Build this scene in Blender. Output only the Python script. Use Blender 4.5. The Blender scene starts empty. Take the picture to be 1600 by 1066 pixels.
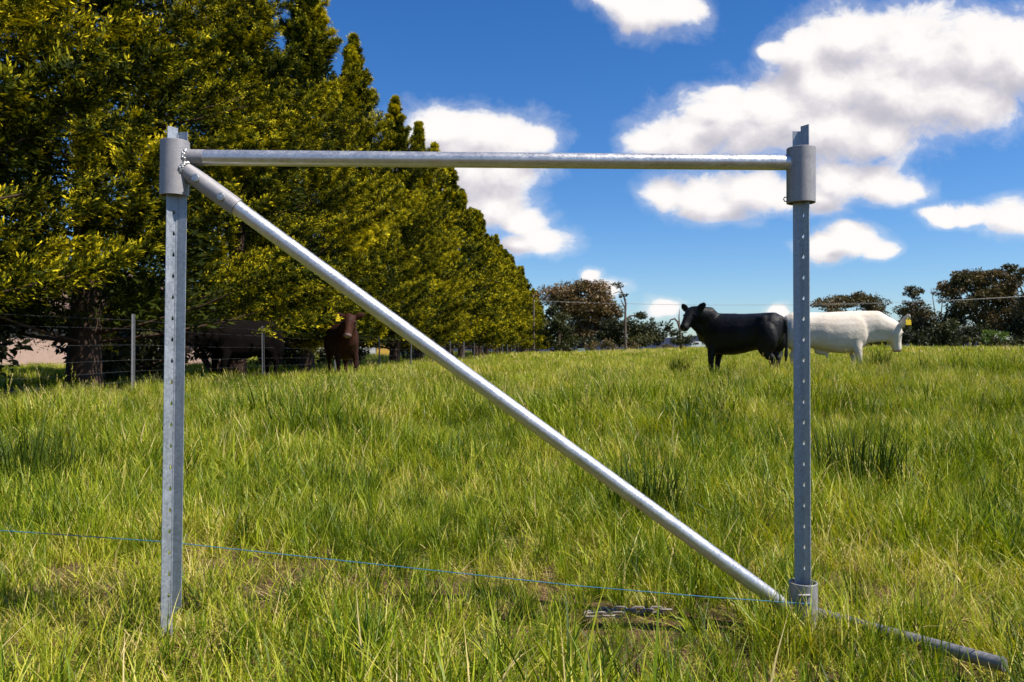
import bpy, bmesh, math, random
import numpy as np
from mathutils import Vector, Matrix

# ------------------------------------------------------------------ camera
R = math.radians
scene = bpy.context.scene
F = 28.0 / 36.0 * 1600.0
CAMZ = 0.79
HOR = 548.0
cam_d = bpy.data.cameras.new("camera")
cam_d.lens = 28.0
cam_d.sensor_width = 36.0
cam_d.clip_start = 0.05
cam_d.clip_end = 6000.0
cam_d.dof.use_dof = True
cam_d.dof.focus_distance = 2.3
cam_d.dof.aperture_fstop = 12.0
cam = bpy.data.objects.new("camera", cam_d)
scene.collection.objects.link(cam)
cam.location = (0, 0, CAMZ)
cam.rotation_euler = (R(90) + math.atan((HOR - 533.0) / F), 0, 0)
scene.camera = cam

# ------------------------------------------------------------------ light
SUN_AZ = 110.0      # degrees clockwise from +Y
SUN_EL = 54.0
sx, sy, sz = (math.sin(R(SUN_AZ)) * math.cos(R(SUN_EL)),
              math.cos(R(SUN_AZ)) * math.cos(R(SUN_EL)), math.sin(R(SUN_EL)))
sun_d = bpy.data.lights.new("sun", 'SUN')
sun_d.energy = 4.5
sun_d.angle = R(0.53)
sun_d.color = (1.0, 0.94, 0.84)
sun = bpy.data.objects.new("sun", sun_d)
scene.collection.objects.link(sun)
sun.rotation_euler = Vector((sx, sy, sz)).to_track_quat('Z', 'Y').to_euler()
sun.location = (30, -20, 40)

scene.view_settings.view_transform = 'Standard'
scene.view_settings.look = 'None'
scene.view_settings.exposure = 0.75
scene.view_settings.gamma = 1.0
scene.view_settings.use_curve_mapping = False
try:
    scene.cycles.use_denoising = True
    scene.cycles.max_bounces = 5
    scene.cycles.diffuse_bounces = 2
    scene.cycles.glossy_bounces = 3
    scene.cycles.transmission_bounces = 4
    scene.cycles.transparent_max_bounces = 4
    scene.cycles.caustics_reflective = False
    scene.cycles.caustics_refractive = False
except Exception:
    pass


# ------------------------------------------------------------------ node helpers
class NT:
    def __init__(self, tree):
        self.t = tree
        self.n = tree.nodes
        self.l = tree.links

    def node(self, typ, **kw):
        n = self.n.new(typ)
        for k, v in kw.items():
            setattr(n, k, v)
        return n

    def put(self, sock, val):
        if val is None:
            return
        if hasattr(val, 'links') or isinstance(val, bpy.types.NodeSocket):
            self.l.new(val, sock)
        else:
            sock.default_value = val

    def math(self, op, a, b=None, c=None, clamp=False):
        n = self.node('ShaderNodeMath', operation=op, use_clamp=clamp)
        self.put(n.inputs[0], a)
        if b is not None:
            self.put(n.inputs[1], b)
        if c is not None:
            self.put(n.inputs[2], c)
        return n.outputs[0]

    def vmath(self, op, a, b=None):
        n = self.node('ShaderNodeVectorMath', operation=op)
        self.put(n.inputs[0], a)
        if b is not None:
            self.put(n.inputs[1], b)
        return n.outputs['Value'] if op in ('LENGTH', 'DOT_PRODUCT') else n.outputs[0]

    def mix(self, fac, a, b, mode='MIX'):
        n = self.node('ShaderNodeMix', data_type='RGBA', blend_type=mode)
        self.put(n.inputs[0], fac)
        self.put(n.inputs[6], a if not isinstance(a, tuple) else (*a[:3], 1))
        self.put(n.inputs[7], b if not isinstance(b, tuple) else (*b[:3], 1))
        return n.outputs[2]

    def ramp(self, fac, stops, interp='LINEAR'):
        n = self.node('ShaderNodeValToRGB')
        cr = n.color_ramp
        cr.interpolation = interp
        while len(cr.elements) < len(stops):
            cr.elements.new(0.5)
        for e, (p, c) in zip(cr.elements, stops):
            e.position = p
            e.color = (*c[:3], 1) if not isinstance(c, float) else (c, c, c, 1)
        self.put(n.inputs[0], fac)
        return n.outputs[0]

    def noise(self, vec, scale, detail=4, rough=0.55, dist=0.0, out=0):
        n = self.node('ShaderNodeTexNoise')
        self.put(n.inputs['Vector'], vec)
        n.inputs['Scale'].default_value = scale
        n.inputs['Detail'].default_value = detail
        n.inputs['Roughness'].default_value = rough
        n.inputs['Distortion'].default_value = dist
        return n.outputs[out]

    def maprange(self, v, a, b, c=0.0, d=1.0, smooth=False):
        n = self.node('ShaderNodeMapRange')
        n.interpolation_type = 'SMOOTHSTEP' if smooth else 'LINEAR'
        self.put(n.inputs[0], v)
        n.inputs[1].default_value = a
        n.inputs[2].default_value = b
        n.inputs[3].default_value = c
        n.inputs[4].default_value = d
        return n.outputs[0]


def material(name):
    m = bpy.data.materials.new(name)
    m.use_nodes = True
    t = NT(m.node_tree)
    for n in list(t.n):
        t.n.remove(n)
    out = t.node('ShaderNodeOutputMaterial')
    return m, t, out


def principled(t, out, col, rough=0.6, metal=0.0, spec=0.5, normal=None):
    p = t.node('ShaderNodeBsdfPrincipled')
    t.put(p.inputs['Base Color'], col if not isinstance(col, tuple) else (*col[:3], 1))
    t.put(p.inputs['Roughness'], rough)
    t.put(p.inputs['Metallic'], metal)
    t.put(p.inputs['Specular IOR Level'], spec)
    if normal is not None:
        t.put(p.inputs['Normal'], normal)
    t.l.new(p.outputs[0], out.inputs[0])
    return p


def bump(t, h, strength=0.3, dist=0.01):
    b = t.node('ShaderNodeBump')
    b.inputs['Strength'].default_value = strength
    b.inputs['Distance'].default_value = dist
    t.put(b.inputs['Height'], h)
    return b.outputs[0]


# ------------------------------------------------------------------ world: sky and clouds
world = bpy.data.worlds.new("World")
scene.world = world
world.use_nodes = True
world.cycles.sampling_method = 'NONE'
wt = NT(world.node_tree)
for n in list(wt.n):
    wt.n.remove(n)
w_out = wt.node('ShaderNodeOutputWorld')
w_bg = wt.node('ShaderNodeBackground')
wt.l.new(w_bg.outputs[0], w_out.inputs[0])
SKY_STRENGTH = 0.063
w_bg.inputs[1].default_value = SKY_STRENGTH
sky = wt.node('ShaderNodeTexSky')
sky.sky_type = 'NISHITA'
sky.sun_disc = False
sky.sun_elevation = R(SUN_EL)
sky.sun_rotation = R(SUN_AZ)
sky.altitude = 200.0
sky.air_density = 1.0
sky.dust_density = 0.3
sky.ozone_density = 2.5

# cumulus: (px, py, rx, ry) as seen in the photograph, turned into directions
ASP = 1.75
CLOUDS = [
    (1010, 8, 85), (965, -8, 60), (1060, 4, 55),
    (1250, 78, 70), (1330, 62, 105), (1430, 70, 130), (1530, 90, 150), (1620, 95, 150), (1205, 72, 34),
    (1300, 130, 130), (1400, 140, 150), (1500, 150, 110), (1220, 165, 120), (1120, 180, 80), (1070, 205, 85), (1180, 210, 100), (1300, 195, 130), (1020, 215, 50), (1380, 205, 80), (1130, 150, 42),
    (690, 200, 80), (770, 205, 85), (830, 215, 55), (720, 255, 100), (790, 265, 75), (770, 320, 80), (820, 345, 50), (850, 377, 52), (810, 385, 40), (650, 300, 90),
    (1040, 300, 62), (1100, 310, 70), (1170, 300, 72), (1235, 308, 55), (1310, 285, 72), (1380, 285, 70), (1420, 292, 40), (1130, 328, 50), (1280, 315, 50),
    (1330, 378, 52), (1290, 388, 50), (1320, 360, 26), (1370, 392, 34),
    (1470, 336, 40), (1520, 340, 36), (1585, 340, 62), (1450, 330, 28),
    (1035, 484, 32), (945, 455, 34), (1215, 484, 26), (925, 432, 22),
]
fld = bpy.data.node_groups.new("cloud_field", 'ShaderNodeTree')
fld.interface.new_socket("P", in_out='INPUT', socket_type='NodeSocketVector')
fld.interface.new_socket("D", in_out='INPUT', socket_type='NodeSocketVector')
fld.interface.new_socket("F", in_out='OUTPUT', socket_type='NodeSocketFloat')
f = NT(fld)
fi, fo = f.node('NodeGroupInput'), f.node('NodeGroupOutput')
warp = f.vmath('SUBTRACT', f.noise(fi.outputs[0], 9.0, 3, 0.5, out=1), (0.5, 0.5, 0.5))
wsc = f.node('ShaderNodeVectorMath', operation='SCALE')
f.l.new(warp, wsc.inputs[0])
wsc.inputs[3].default_value = 0.035
pw = f.vmath('ADD', fi.outputs[0], wsc.outputs[0])
flat = f.vmath('MULTIPLY', pw, (1, ASP, 0))
acc = None
for (px, py, rx) in CLOUDS:
    n_ = f.node('ShaderNodeVectorMath', operation='DISTANCE')
    f.l.new(flat, n_.inputs[0])
    n_.inputs[1].default_value = ((px - 800) / F, ASP * (HOR - py) / F, 0)
    lobe = f.math('MULTIPLY_ADD', n_.outputs['Value'], -F / (rx * 1.22), 1.0)
    acc = lobe if acc is None else f.math('SMOOTH_MAX', acc, lobe, 0.3)
# fair-weather cumulus out of view in every other direction, thinned to cut fill light
sep = f.node('ShaderNodeSeparateXYZ')
f.l.new(fi.outputs[1], sep.inputs[0])
zz = f.math('ADD', f.math('MAXIMUM', sep.outputs[2], 0.0), 0.12)
plane = f.node('ShaderNodeCombineXYZ')
f.l.new(f.math('DIVIDE', sep.outputs[0], zz), plane.inputs[0])
f.l.new(f.math('DIVIDE', sep.outputs[1], zz), plane.inputs[1])
gen = f.maprange(f.noise(plane.outputs[0], 0.9, 4, 0.5), 0.55, 0.78, -0.45, 0.8)
inx = f.maprange(f.math('ABSOLUTE', f.math('DIVIDE', sep.outputs[0], f.math('MAXIMUM', sep.outputs[1], 0.05))), 0.66, 0.82)
inz = f.maprange(f.math('DIVIDE', sep.outputs[2], f.math('MAXIMUM', sep.outputs[1], 0.05)), 0.46, 0.60)
iny = f.maprange(sep.outputs[1], 0.5, 0.1)
outside = f.math('MAXIMUM', f.math('MAXIMUM', inx, inz), iny)
gen2 = f.math('SUBTRACT', gen, f.math('MULTIPLY', f.math('SUBTRACT', 1.0, outside), 3.0))
ins = f.math('SUBTRACT', acc, f.math('MULTIPLY', iny, 3.0))
tot = f.math('MAXIMUM', ins, gen2)
fb = f.noise(f.vmath('MULTIPLY', pw, (1, 1.25, 0)), 15.0, 8, 0.62, 0.25)
fbm = f.math('MULTIPLY', f.math('SUBTRACT', fb, 0.5), 1.55)
calm = f.maprange(tot, 0.15, 0.7, 1.0, 0.62)
f.l.new(f.math('ADD', tot, f.math('MULTIPLY', fbm, calm)), fo.inputs[0])

tc = wt.node('ShaderNodeTexCoord')
dirv = tc.outputs['Generated']
nrm = wt.vmath('NORMALIZE', dirv)
sp = wt.node('ShaderNodeSeparateXYZ')
wt.l.new(nrm, sp.inputs[0])
yy = wt.math('MAXIMUM', wt.math('ABSOLUTE', sp.outputs[1]), 0.15)
P = wt.node('ShaderNodeCombineXYZ')
wt.l.new(wt.math('DIVIDE', sp.outputs[0], yy), P.inputs[0])
wt.l.new(wt.math('DIVIDE', sp.outputs[2], yy), P.inputs[1])


def field(p):
    n = wt.node('ShaderNodeGroup')
    n.node_tree = fld
    wt.put(n.inputs[0], p)
    wt.l.new(nrm, n.inputs[1])
    return n.outputs[0]


F0 = field(P.outputs[0])
F1 = field(wt.vmath('ADD', P.outputs[0], (0.016, 0.034, 0.0)))
alpha = wt.maprange(F0, 0.17, 0.56, 0, 1, smooth=True)
alpha = wt.math('MAXIMUM', alpha, wt.maprange(F0, -0.10, 0.45, 0, 0.28, smooth=True))
edge = wt.math('SUBTRACT', F0, F1)
lit = wt.maprange(edge, -0.55, 0.40, 0.0, 1.0, smooth=True)
thick = wt.maprange(F0, 0.3, 1.3)
lit2 = wt.math('ADD', wt.math('MULTIPLY', lit, 0.75), wt.math('MULTIPLY', thick, 0.25))
lit2 = wt.math('ADD', lit2, wt.math('MULTIPLY', wt.math('SUBTRACT', 1.0, alpha), 0.7), clamp=True)
ccol = wt.ramp(lit2, [(0.0, (0.50, 0.49, 0.56)), (0.45, (0.74, 0.71, 0.75)), (0.85, (1.0, 0.97, 0.95))])
cs = wt.node('ShaderNodeVectorMath', operation='SCALE')
wt.l.new(ccol, cs.inputs[0])
cs.inputs[3].default_value = 9.6
hs = wt.node('ShaderNodeHueSaturation')
hs.inputs['Saturation'].default_value = 1.32
hs.inputs['Value'].default_value = 1.0
wt.l.new(sky.outputs[0], hs.inputs['Color'])
above = wt.maprange(sp.outputs[2], 0.0, 0.02)
blue = wt.mix(1.0, hs.outputs[0], (0.88, 1.04, 1.30), 'MULTIPLY')
wt.l.new(wt.mix(wt.math('MULTIPLY', alpha, above), blue, cs.outputs[0]), w_bg.inputs[0])

# ------------------------------------------------------------------ general helpers
COL = scene.collection
rng = np.random.default_rng(7)


def at(px, py, depth):
    return Vector(((px - 800.0) / F * depth, depth, CAMZ + (HOR - py) / F * depth))


def sstep(v, a, b):
    t = np.clip((np.asarray(v, float) - a) / (b - a), 0, 1)
    return t * t * (3 - 2 * t)


def ground_z(x, y):
    x = np.asarray(x, float)
    y = np.asarray(y, float)
    yp = np.maximum(y, 0.0)
    a = x / (yp + 3.0)
    wr = sstep(a, 0.0, 0.30)
    right = 0.27 * sstep(yp, 4, 14) + 0.52 * sstep(yp, 16, 105)
    left = 0.15 * sstep(yp, 25, 130)
    z = wr * right + (1 - wr) * left
    z = z - 1.6 * sstep(yp, 150, 500) * (wr)
    bump_ = 0.02 * np.sin(x * 1.3 + 0.7 * y) * np.cos(y * 0.9 - 0.4 * x) + 0.03 * np.sin(x * 0.37 + 1.1) * np.sin(y * 0.31)
    return z + bump_ * sstep(yp, 3.0, 8.0)


def gz(x, y):
    return float(ground_z(x, y))


def link(o, parent=None):
    COL.objects.link(o)
    if parent is not None:
        o.parent = parent
    return o


def tag(o, label=None, cat=None, group=None, kind=None):
    if label:
        o["label"] = label
    if cat:
        o["category"] = cat
    if group:
        o["group"] = group
    if kind:
        o["kind"] = kind
    return o


def thing(name, label, cat, loc=(0, 0, 0), rz=0.0, group=None):
    o = bpy.data.objects.new(name, None)
    o.empty_display_size = 0.1
    link(o)
    o.location = loc
    o.rotation_euler = (0, 0, rz)
    return tag(o, label, cat, group)


def obj(name, me, mat=None, parent=None):
    o = bpy.data.objects.new(name, me)
    if mat is not None and not me.materials:
        me.materials.append(mat)
    return link(o, parent)


def np_mesh(name, verts, quads, attrs=None, smooth=False):
    """verts (n,3), quads (m,4)"""
    me = bpy.data.meshes.new(name)
    verts = np.asarray(verts, np.float32)
    quads = np.asarray(quads, np.int32)
    k = quads.shape[1]
    me.vertices.add(len(verts))
    me.vertices.foreach_set('co', verts.ravel())
    me.loops.add(quads.size)
    me.loops.foreach_set('vertex_index', quads.ravel())
    me.polygons.add(len(quads))
    me.polygons.foreach_set('loop_start', np.arange(0, quads.size, k, dtype=np.int32))
    me.polygons.foreach_set('loop_total', np.full(len(quads), k, np.int32))
    if smooth:
        me.polygons.foreach_set('use_smooth', np.ones(len(quads), bool))
    me.update(calc_edges=True)
    for an, av in (attrs or {}).items():
        a = me.attributes.new(an, 'FLOAT', 'POINT')
        a.data.foreach_set('value', np.asarray(av, np.float32))
    return me


def bm_mesh(name, bm, smooth=True):
    me = bpy.data.meshes.new(name)
    bmesh.ops.recalc_face_normals(bm, faces=bm.faces)
    bm.to_mesh(me)
    bm.free()
    if smooth:
        for p in me.polygons:
            p.use_smooth = True
        me.set_sharp_from_angle(angle=math.radians(42))
    return me


def frames(path):
    path = [Vector(p) for p in path]
    out = []
    up = None
    for i, p in enumerate(path):
        a = path[max(i - 1, 0)]
        b = path[min(i + 1, len(path) - 1)]
        t = (b - a).normalized()
        if up is None:
            ref = Vector((0, 0, 1)) if abs(t.z) < 0.9 else Vector((1, 0, 0))
            u = t.cross(ref).normalized()
        else:
            u = (up - t * up.dot(t)).normalized()
        up = u
        out.append((p, u, t.cross(u).normalized()))
    return out


def tube(bm, path, radii, seg=12, cap=True):
    fr = frames(path)
    if not hasattr(radii, '__len__'):
        radii = [radii] * len(path)
    rings = []
    for (p, u, v), r in zip(fr, radii):
        ru, rv = (r if hasattr(r, '__len__') else (r, r))
        rings.append([bm.verts.new(p + u * (ru * math.cos(2 * math.pi * i / seg)) + v * (rv * math.sin(2 * math.pi * i / seg))) for i in range(seg)])
    for a, b in zip(rings[:-1], rings[1:]):
        for i in range(seg):
            bm.faces.new((a[i], a[(i + 1) % seg], b[(i + 1) % seg], b[i]))
    if cap:
        bm.faces.new(rings[0][::-1])
        bm.faces.new(rings[-1])
    return rings


def box(bm, lo, hi):
    vs = [bm.verts.new((x, y, z)) for z in (lo[2], hi[2]) for y in (lo[1], hi[1]) for x in (lo[0], hi[0])]
    for q in ((0, 2, 3, 1), (4, 5, 7, 6), (0, 1, 5, 4), (2, 6, 7, 3), (0, 4, 6, 2), (1, 3, 7, 5)):
        bm.faces.new([vs[i] for i in q])
    return vs


# ------------------------------------------------------------------ materials
def leaf_material(name, stops, trans=0.35, rough=0.55, spec=0.3, pos_scale=0.5, pos_amp=0.3, obj_amp=0.15, tcol=(1.25, 1.25, 0.6)):
    m, t, out = material(name)
    a = t.node('ShaderNodeAttribute', attribute_name='tint')
    oi = t.node('ShaderNodeObjectInfo')
    ge = t.node('ShaderNodeNewGeometry')
    nz = t.noise(ge.outputs['Position'], pos_scale, 3, 0.55)
    v = t.math('ADD', a.outputs['Fac'], t.math('MULTIPLY', t.math('SUBTRACT', nz, 0.5), pos_amp * 2))
    v = t.math('ADD', v, t.math('MULTIPLY', t.math('SUBTRACT', oi.outputs['Random'], 0.5), obj_amp * 2), clamp=True)
    col = t.ramp(v, stops)
    p = t.node('ShaderNodeBsdfPrincipled')
    t.l.new(col, p.inputs['Base Color'])
    p.inputs['Roughness'].default_value = rough
    p.inputs['Specular IOR Level'].default_value = spec
    tr = t.node('ShaderNodeBsdfTranslucent')
    t.l.new(t.mix(1.0, col, (*tcol, 1), 'MULTIPLY'), tr.inputs[0])
    mx = t.node('ShaderNodeMixShader')
    mx.inputs[0].default_value = trans
    t.l.new(p.outputs[0], mx.inputs[1])
    t.l.new(tr.outputs[0], mx.inputs[2])
    t.l.new(mx.outputs[0], out.inputs[0])
    return m


M = {}
M['grass'] = leaf_material('grass', [(0.0, (0.035, 0.072, 0.003)), (0.28, (0.135, 0.205, 0.006)), (0.55, (0.315, 0.365, 0.012)),
                                     (0.80, (0.52, 0.47, 0.055)), (1.0, (0.64, 0.50, 0.22))], trans=0.30, rough=0.45, spec=0.25, pos_scale=1.1, pos_amp=0.50, obj_amp=0.26, tcol=(1.22, 1.2, 0.3))
M['rush'] = leaf_material('rush', [(0.0, (0.022, 0.042, 0.004)), (1.0, (0.085, 0.125, 0.010))], trans=0.2, rough=0.5, spec=0.15)
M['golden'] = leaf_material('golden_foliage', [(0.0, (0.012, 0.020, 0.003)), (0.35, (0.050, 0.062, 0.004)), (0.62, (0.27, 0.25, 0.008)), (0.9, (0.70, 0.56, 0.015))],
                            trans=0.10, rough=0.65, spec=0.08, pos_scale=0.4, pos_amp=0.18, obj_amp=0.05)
M['gum'] = leaf_material('gum_foliage', [(0.0, (0.05, 0.042, 0.014)), (0.5, (0.10, 0.080, 0.026)), (0.8, (0.16, 0.105, 0.04)), (1.0, (0.20, 0.115, 0.05))],
                         trans=0.15, rough=0.5, spec=0.3, pos_scale=0.12, pos_amp=0.35, obj_amp=0.15)
M['dark_leaf'] = leaf_material('dark_foliage', [(0.0, (0.016, 0.020, 0.006)), (0.6, (0.045, 0.050, 0.014)), (1.0, (0.085, 0.080, 0.022))],
                               trans=0.12, rough=0.55, spec=0.25, pos_scale=0.2, pos_amp=0.3, obj_amp=0.1)
M['light_leaf'] = leaf_material('light_foliage', [(0.0, (0.06, 0.10, 0.02)), (1.0, (0.16, 0.22, 0.05))], trans=0.25, pos_scale=0.5)


def bark_mat(name, c1, c2, scale=6.0):
    m, t, out = material(name)
    tcn = t.node('ShaderNodeTexCoord')
    st = t.vmath('MULTIPLY', tcn.outputs['Object'], (1, 1, 0.25))
    nz = t.noise(st, scale, 5, 0.65)
    principled(t, out, t.mix(nz, c1, c2), 0.9, 0, 0.1, bump(t, nz, 0.6, 0.03))
    return m


M['bark'] = bark_mat('bark', (0.03, 0.018, 0.012), (0.11, 0.07, 0.05))
M['gum_bark'] = bark_mat('gum_bark', (0.10, 0.075, 0.055), (0.36, 0.28, 0.22), 3.0)
M['dead_bark'] = bark_mat('dead_bark', (0.07, 0.05, 0.04), (0.24, 0.17, 0.13), 3.0)


def galv(name, base, rough, metal, spangle=0.12, scale=140.0, streak=0.0, rust=0.0, bumpy=0.0):
    m, t, out = material(name)
    tcn = t.node('ShaderNodeTexCoord')
    o = tcn.outputs['Object']
    vo = t.node('ShaderNodeTexVoronoi')
    vo.inputs['Scale'].default_value = scale
    t.l.new(o, vo.inputs['Vector'])
    sep_ = t.node('ShaderNodeSeparateColor')
    t.l.new(vo.outputs['Color'], sep_.inputs[0])
    sp_ = t.math('SUBTRACT', sep_.outputs[0], 0.5)
    nz = t.noise(o, 25.0, 6, 0.65)
    st = t.noise(t.vmath('MULTIPLY', o, (1, 1, 0.06)), 90.0, 3, 0.6)
    v = t.math('ADD', 1.0, t.math('MULTIPLY', sp_, spangle * 2))
    v = t.math('ADD', v, t.math('MULTIPLY', t.math('SUBTRACT', nz, 0.5), 0.5))
    v = t.math('ADD', v, t.math('MULTIPLY', t.math('SUBTRACT', st, 0.5), streak))
    sc = t.node('ShaderNodeVectorMath', operation='SCALE')
    sc.inputs[0].default_value = base
    t.l.new(v, sc.inputs[3])
    col = sc.outputs[0]
    if rust > 0:
        rs = t.maprange(t.noise(o, 9.0, 6, 0.7), 0.60, 0.75, 0, rust)
        col = t.mix(rs, col, (0.30, 0.17, 0.09))
    rg = t.math('ADD', rough, t.math('MULTIPLY', t.math('SUBTRACT', nz, 0.5), 0.35))
    rg = t.math('ADD', rg, t.math('MULTIPLY', sp_, 0.14))
    nb = t.noise(o, 420.0 if bumpy else 160.0, 3, 0.6)
    principled(t, out, col, rg, metal, 0.5, bump(t, nb, 0.10 + bumpy, 0.0012))
    return m


M['galv_post'] = galv('galvanised_post', (0.30, 0.325, 0.36), 0.50, 0.45, 0.14, 160, streak=0.5)
M['galv_pipe'] = galv('galvanised_pipe', (0.56, 0.55, 0.54), 0.40, 0.80, 0.07, 220, streak=0.15, rust=0.22)
M['raw_steel'] = galv('grey_coated_steel', (0.30, 0.285, 0.29), 0.58, 0.30, 0.10, 300, streak=0.25, rust=0.15, bumpy=0.25)
M['weld'] = galv('weld_bead', (0.42, 0.41, 0.40), 0.42, 0.8, 0.2, 300)
M['fence_steel'] = galv('fence_steel', (0.17, 0.17, 0.18), 0.55, 0.2, 0.1, 60)
M['old_pipe'] = galv('weathered_pipe', (0.22, 0.215, 0.215), 0.5, 0.35, 0.12, 120, rust=0.3)


def plain(name, col, rough=0.7, metal=0.0, var=0.25, scale=4.0, spec=0.4):
    m, t, out = material(name)
    tcn = t.node('ShaderNodeTexCoord')
    nz = t.noise(tcn.outputs['Object'], scale, 5, 0.6)
    lo = tuple(c * (1 - var) for c in col)
    hi = tuple(min(1, c * (1 + var)) for c in col)
    principled(t, out, t.mix(nz, lo, hi), rough, metal, spec, bump(t, nz, 0.15, 0.01))
    return m


M['fence_wire'] = plain('fence_wire', (0.14, 0.14, 0.14), 0.5, 0.5)
M['power_wire'] = plain('power_wire', (0.24, 0.24, 0.24), 0.6, 0.2)
M['blue_twine'] = plain('blue_twine', (0.035, 0.17, 0.27), 0.6, scale=80)
M['chain'] = plain('weathered_chain', (0.24, 0.20, 0.175), 0.6, 0.3, 0.4, 60)
M['dark_metal'] = plain('dark_metal', (0.03, 0.03, 0.035), 0.5, 0.5)
M['tag_yellow'] = plain('yellow_tag', (0.75, 0.50, 0.01), 0.5, 0, 0.08, 10)
M['white_paint'] = plain('white_paint', (0.78, 0.78, 0.76), 0.4, 0, 0.05, 3)
M['glass'] = plain('dark_glass', (0.02, 0.025, 0.03), 0.1, 0, 0.1, 2, 0.8)
M['rubber'] = plain('rubber', (0.02, 0.02, 0.02), 0.8)
M['wood_pole'] = plain('wood_pole', (0.16, 0.12, 0.09), 0.85, 0, 0.3, 5)
M['roof'] = plain('roof_iron', (0.16, 0.10, 0.08), 0.6, 0.1, 0.2, 1)
M['pink_wall'] = plain('pink_brick', (0.52, 0.36, 0.30), 0.85, 0, 0.25, 9)
M['pale_wall'] = plain('pale_wall', (0.55, 0.55, 0.56), 0.8, 0, 0.1, 3)
M['ochre'] = plain('ochre_panel', (0.62, 0.38, 0.07), 0.7, 0, 0.15, 3)
M['box_paint'] = plain('pale_box', (0.55, 0.62, 0.60), 0.6, 0, 0.1, 3)

# ------------------------------------------------------------------ ground
rad = np.concatenate([np.linspace(0.0, 12, 41)[1:], np.geomspace(12.4, 4000, 90)])
nth = 180
th = np.linspace(0, 2 * np.pi, nth, endpoint=False)
gx = np.concatenate([[0], (rad[:, None] * np.sin(th)[None]).ravel()])
gy = np.concatenate([[0], (rad[:, None] * np.cos(th)[None]).ravel()])
gv = np.stack([gx, gy, ground_z(gx, gy)], 1)
q = []
idx = 1 + np.arange(len(rad) * nth).reshape(len(rad), nth)
a_, b_ = idx[:-1], idx[1:]
q = np.stack([a_, np.roll(a_, -1, 1), np.roll(b_, -1, 1), b_], -1).reshape(-1, 4)
cap_q = np.stack([np.zeros(nth, int), np.roll(idx[0], -1), idx[0]], -1)
bm = bmesh.new()
vs = [bm.verts.new(p) for p in gv]
for r_ in q:
    bm.faces.new([vs[i] for i in r_])
for r_ in cap_q:
    bm.faces.new([vs[i] for i in r_])
gm = bm_mesh('ground', bm)
m, t, out = material('ground')
ge = t.node('ShaderNodeNewGeometry')
pos = ge.outputs['Position']
dist = t.vmath('LENGTH', pos)
n1 = t.noise(pos, 1.1, 6, 0.6)
n2 = t.noise(pos, 38.0, 6, 0.75, 1.5)
n3 = t.noise(pos, 0.05, 4, 0.55)
thatch = t.ramp(n2, [(0.32, (0.035, 0.019, 0.011)), (0.5, (0.11, 0.062, 0.033)), (0.68, (0.26, 0.185, 0.09))])
green = t.ramp(t.math('ADD', t.math('MULTIPLY', n2, 0.5), t.math('MULTIPLY', n3, 0.5)),
               [(0.35, (0.055, 0.085, 0.012)), (0.5, (0.12, 0.155, 0.025)), (0.65, (0.20, 0.20, 0.055))])
near = t.mix(t.maprange(n1, 0.52, 0.75, 0, 0.5), thatch, green)
col = t.mix(t.maprange(dist, 6, 30), near, green)
# worn, bare earth under the shelter belt
sxyz = t.node('ShaderNodeSeparateXYZ')
t.l.new(pos, sxyz.inputs[0])
off = t.math('SUBTRACT', sxyz.outputs[0], t.math('SUBTRACT', t.math('MULTIPLY', sxyz.outputs[1], 0.08), 9.2))
off = t.math('ADD', t.math('ABSOLUTE', off), t.math('MULTIPLY', n1, 1.2))
earth = t.ramp(n2, [(0.3, (0.035, 0.024, 0.017)), (0.7, (0.09, 0.062, 0.042))])
col = t.mix(t.maprange(off, 2.6, 3.8, 1, 0), col, earth)
principled(t, out, col, 0.95, 0, 0.1, bump(t, n2, 0.5, 0.03))
ground = obj('ground', gm, m)
tag(ground, kind='structure')

# far hills
def hill(name, pts, depth, thick, mat):
    bm = bmesh.new()
    n = len(pts)
    fr, tp, bk = [], [], []
    for i, (px, py) in enumerate(pts):
        p = at(px, py, depth)
        fr.append(bm.verts.new((p.x * 0.93, depth - thick, -6)))
        tp.append(bm.verts.new((p.x, depth, p.z)))
        bk.append(bm.verts.new((p.x * 1.07, depth + thick, -6)))
    for i in range(n - 1):
        bm.faces.new((fr[i], fr[i + 1], tp[i + 1], tp[i]))
        bm.faces.new((tp[i], tp[i + 1], bk[i + 1], bk[i]))
    bmesh.ops.subdivide_edges(bm, edges=bm.edges[:], cuts=2, use_grid_fill=True)
    for v in bm.verts:
        v.co.z += 2.0 * math.sin(v.co.x * 0.013 + v.co.y * 0.01)
    return tag(obj(name, bm_mesh(name, bm), mat), kind='structure')


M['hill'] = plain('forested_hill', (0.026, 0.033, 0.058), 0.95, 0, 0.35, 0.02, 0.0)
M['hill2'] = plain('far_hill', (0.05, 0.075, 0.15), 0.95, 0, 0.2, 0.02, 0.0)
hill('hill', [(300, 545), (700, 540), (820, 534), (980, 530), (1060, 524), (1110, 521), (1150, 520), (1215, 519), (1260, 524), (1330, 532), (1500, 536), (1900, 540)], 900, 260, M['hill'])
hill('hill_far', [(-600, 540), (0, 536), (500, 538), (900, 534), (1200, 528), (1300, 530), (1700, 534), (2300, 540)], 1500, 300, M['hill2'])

# ------------------------------------------------------------------ the galvanised brace frame
DL, DR = 2.18, 2.24
frame = thing('fence_brace_frame', 'galvanised steel fence brace frame with diagonal strut standing in the grass', 'fence brace', (0, DL, 0))


def fpart(name, me, mat, parent=frame):
    o = obj(name, me, mat, parent)
    if parent is frame:
        o.matrix_parent_inverse = Matrix.Translation((0, -DL, 0))
    return o


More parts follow.
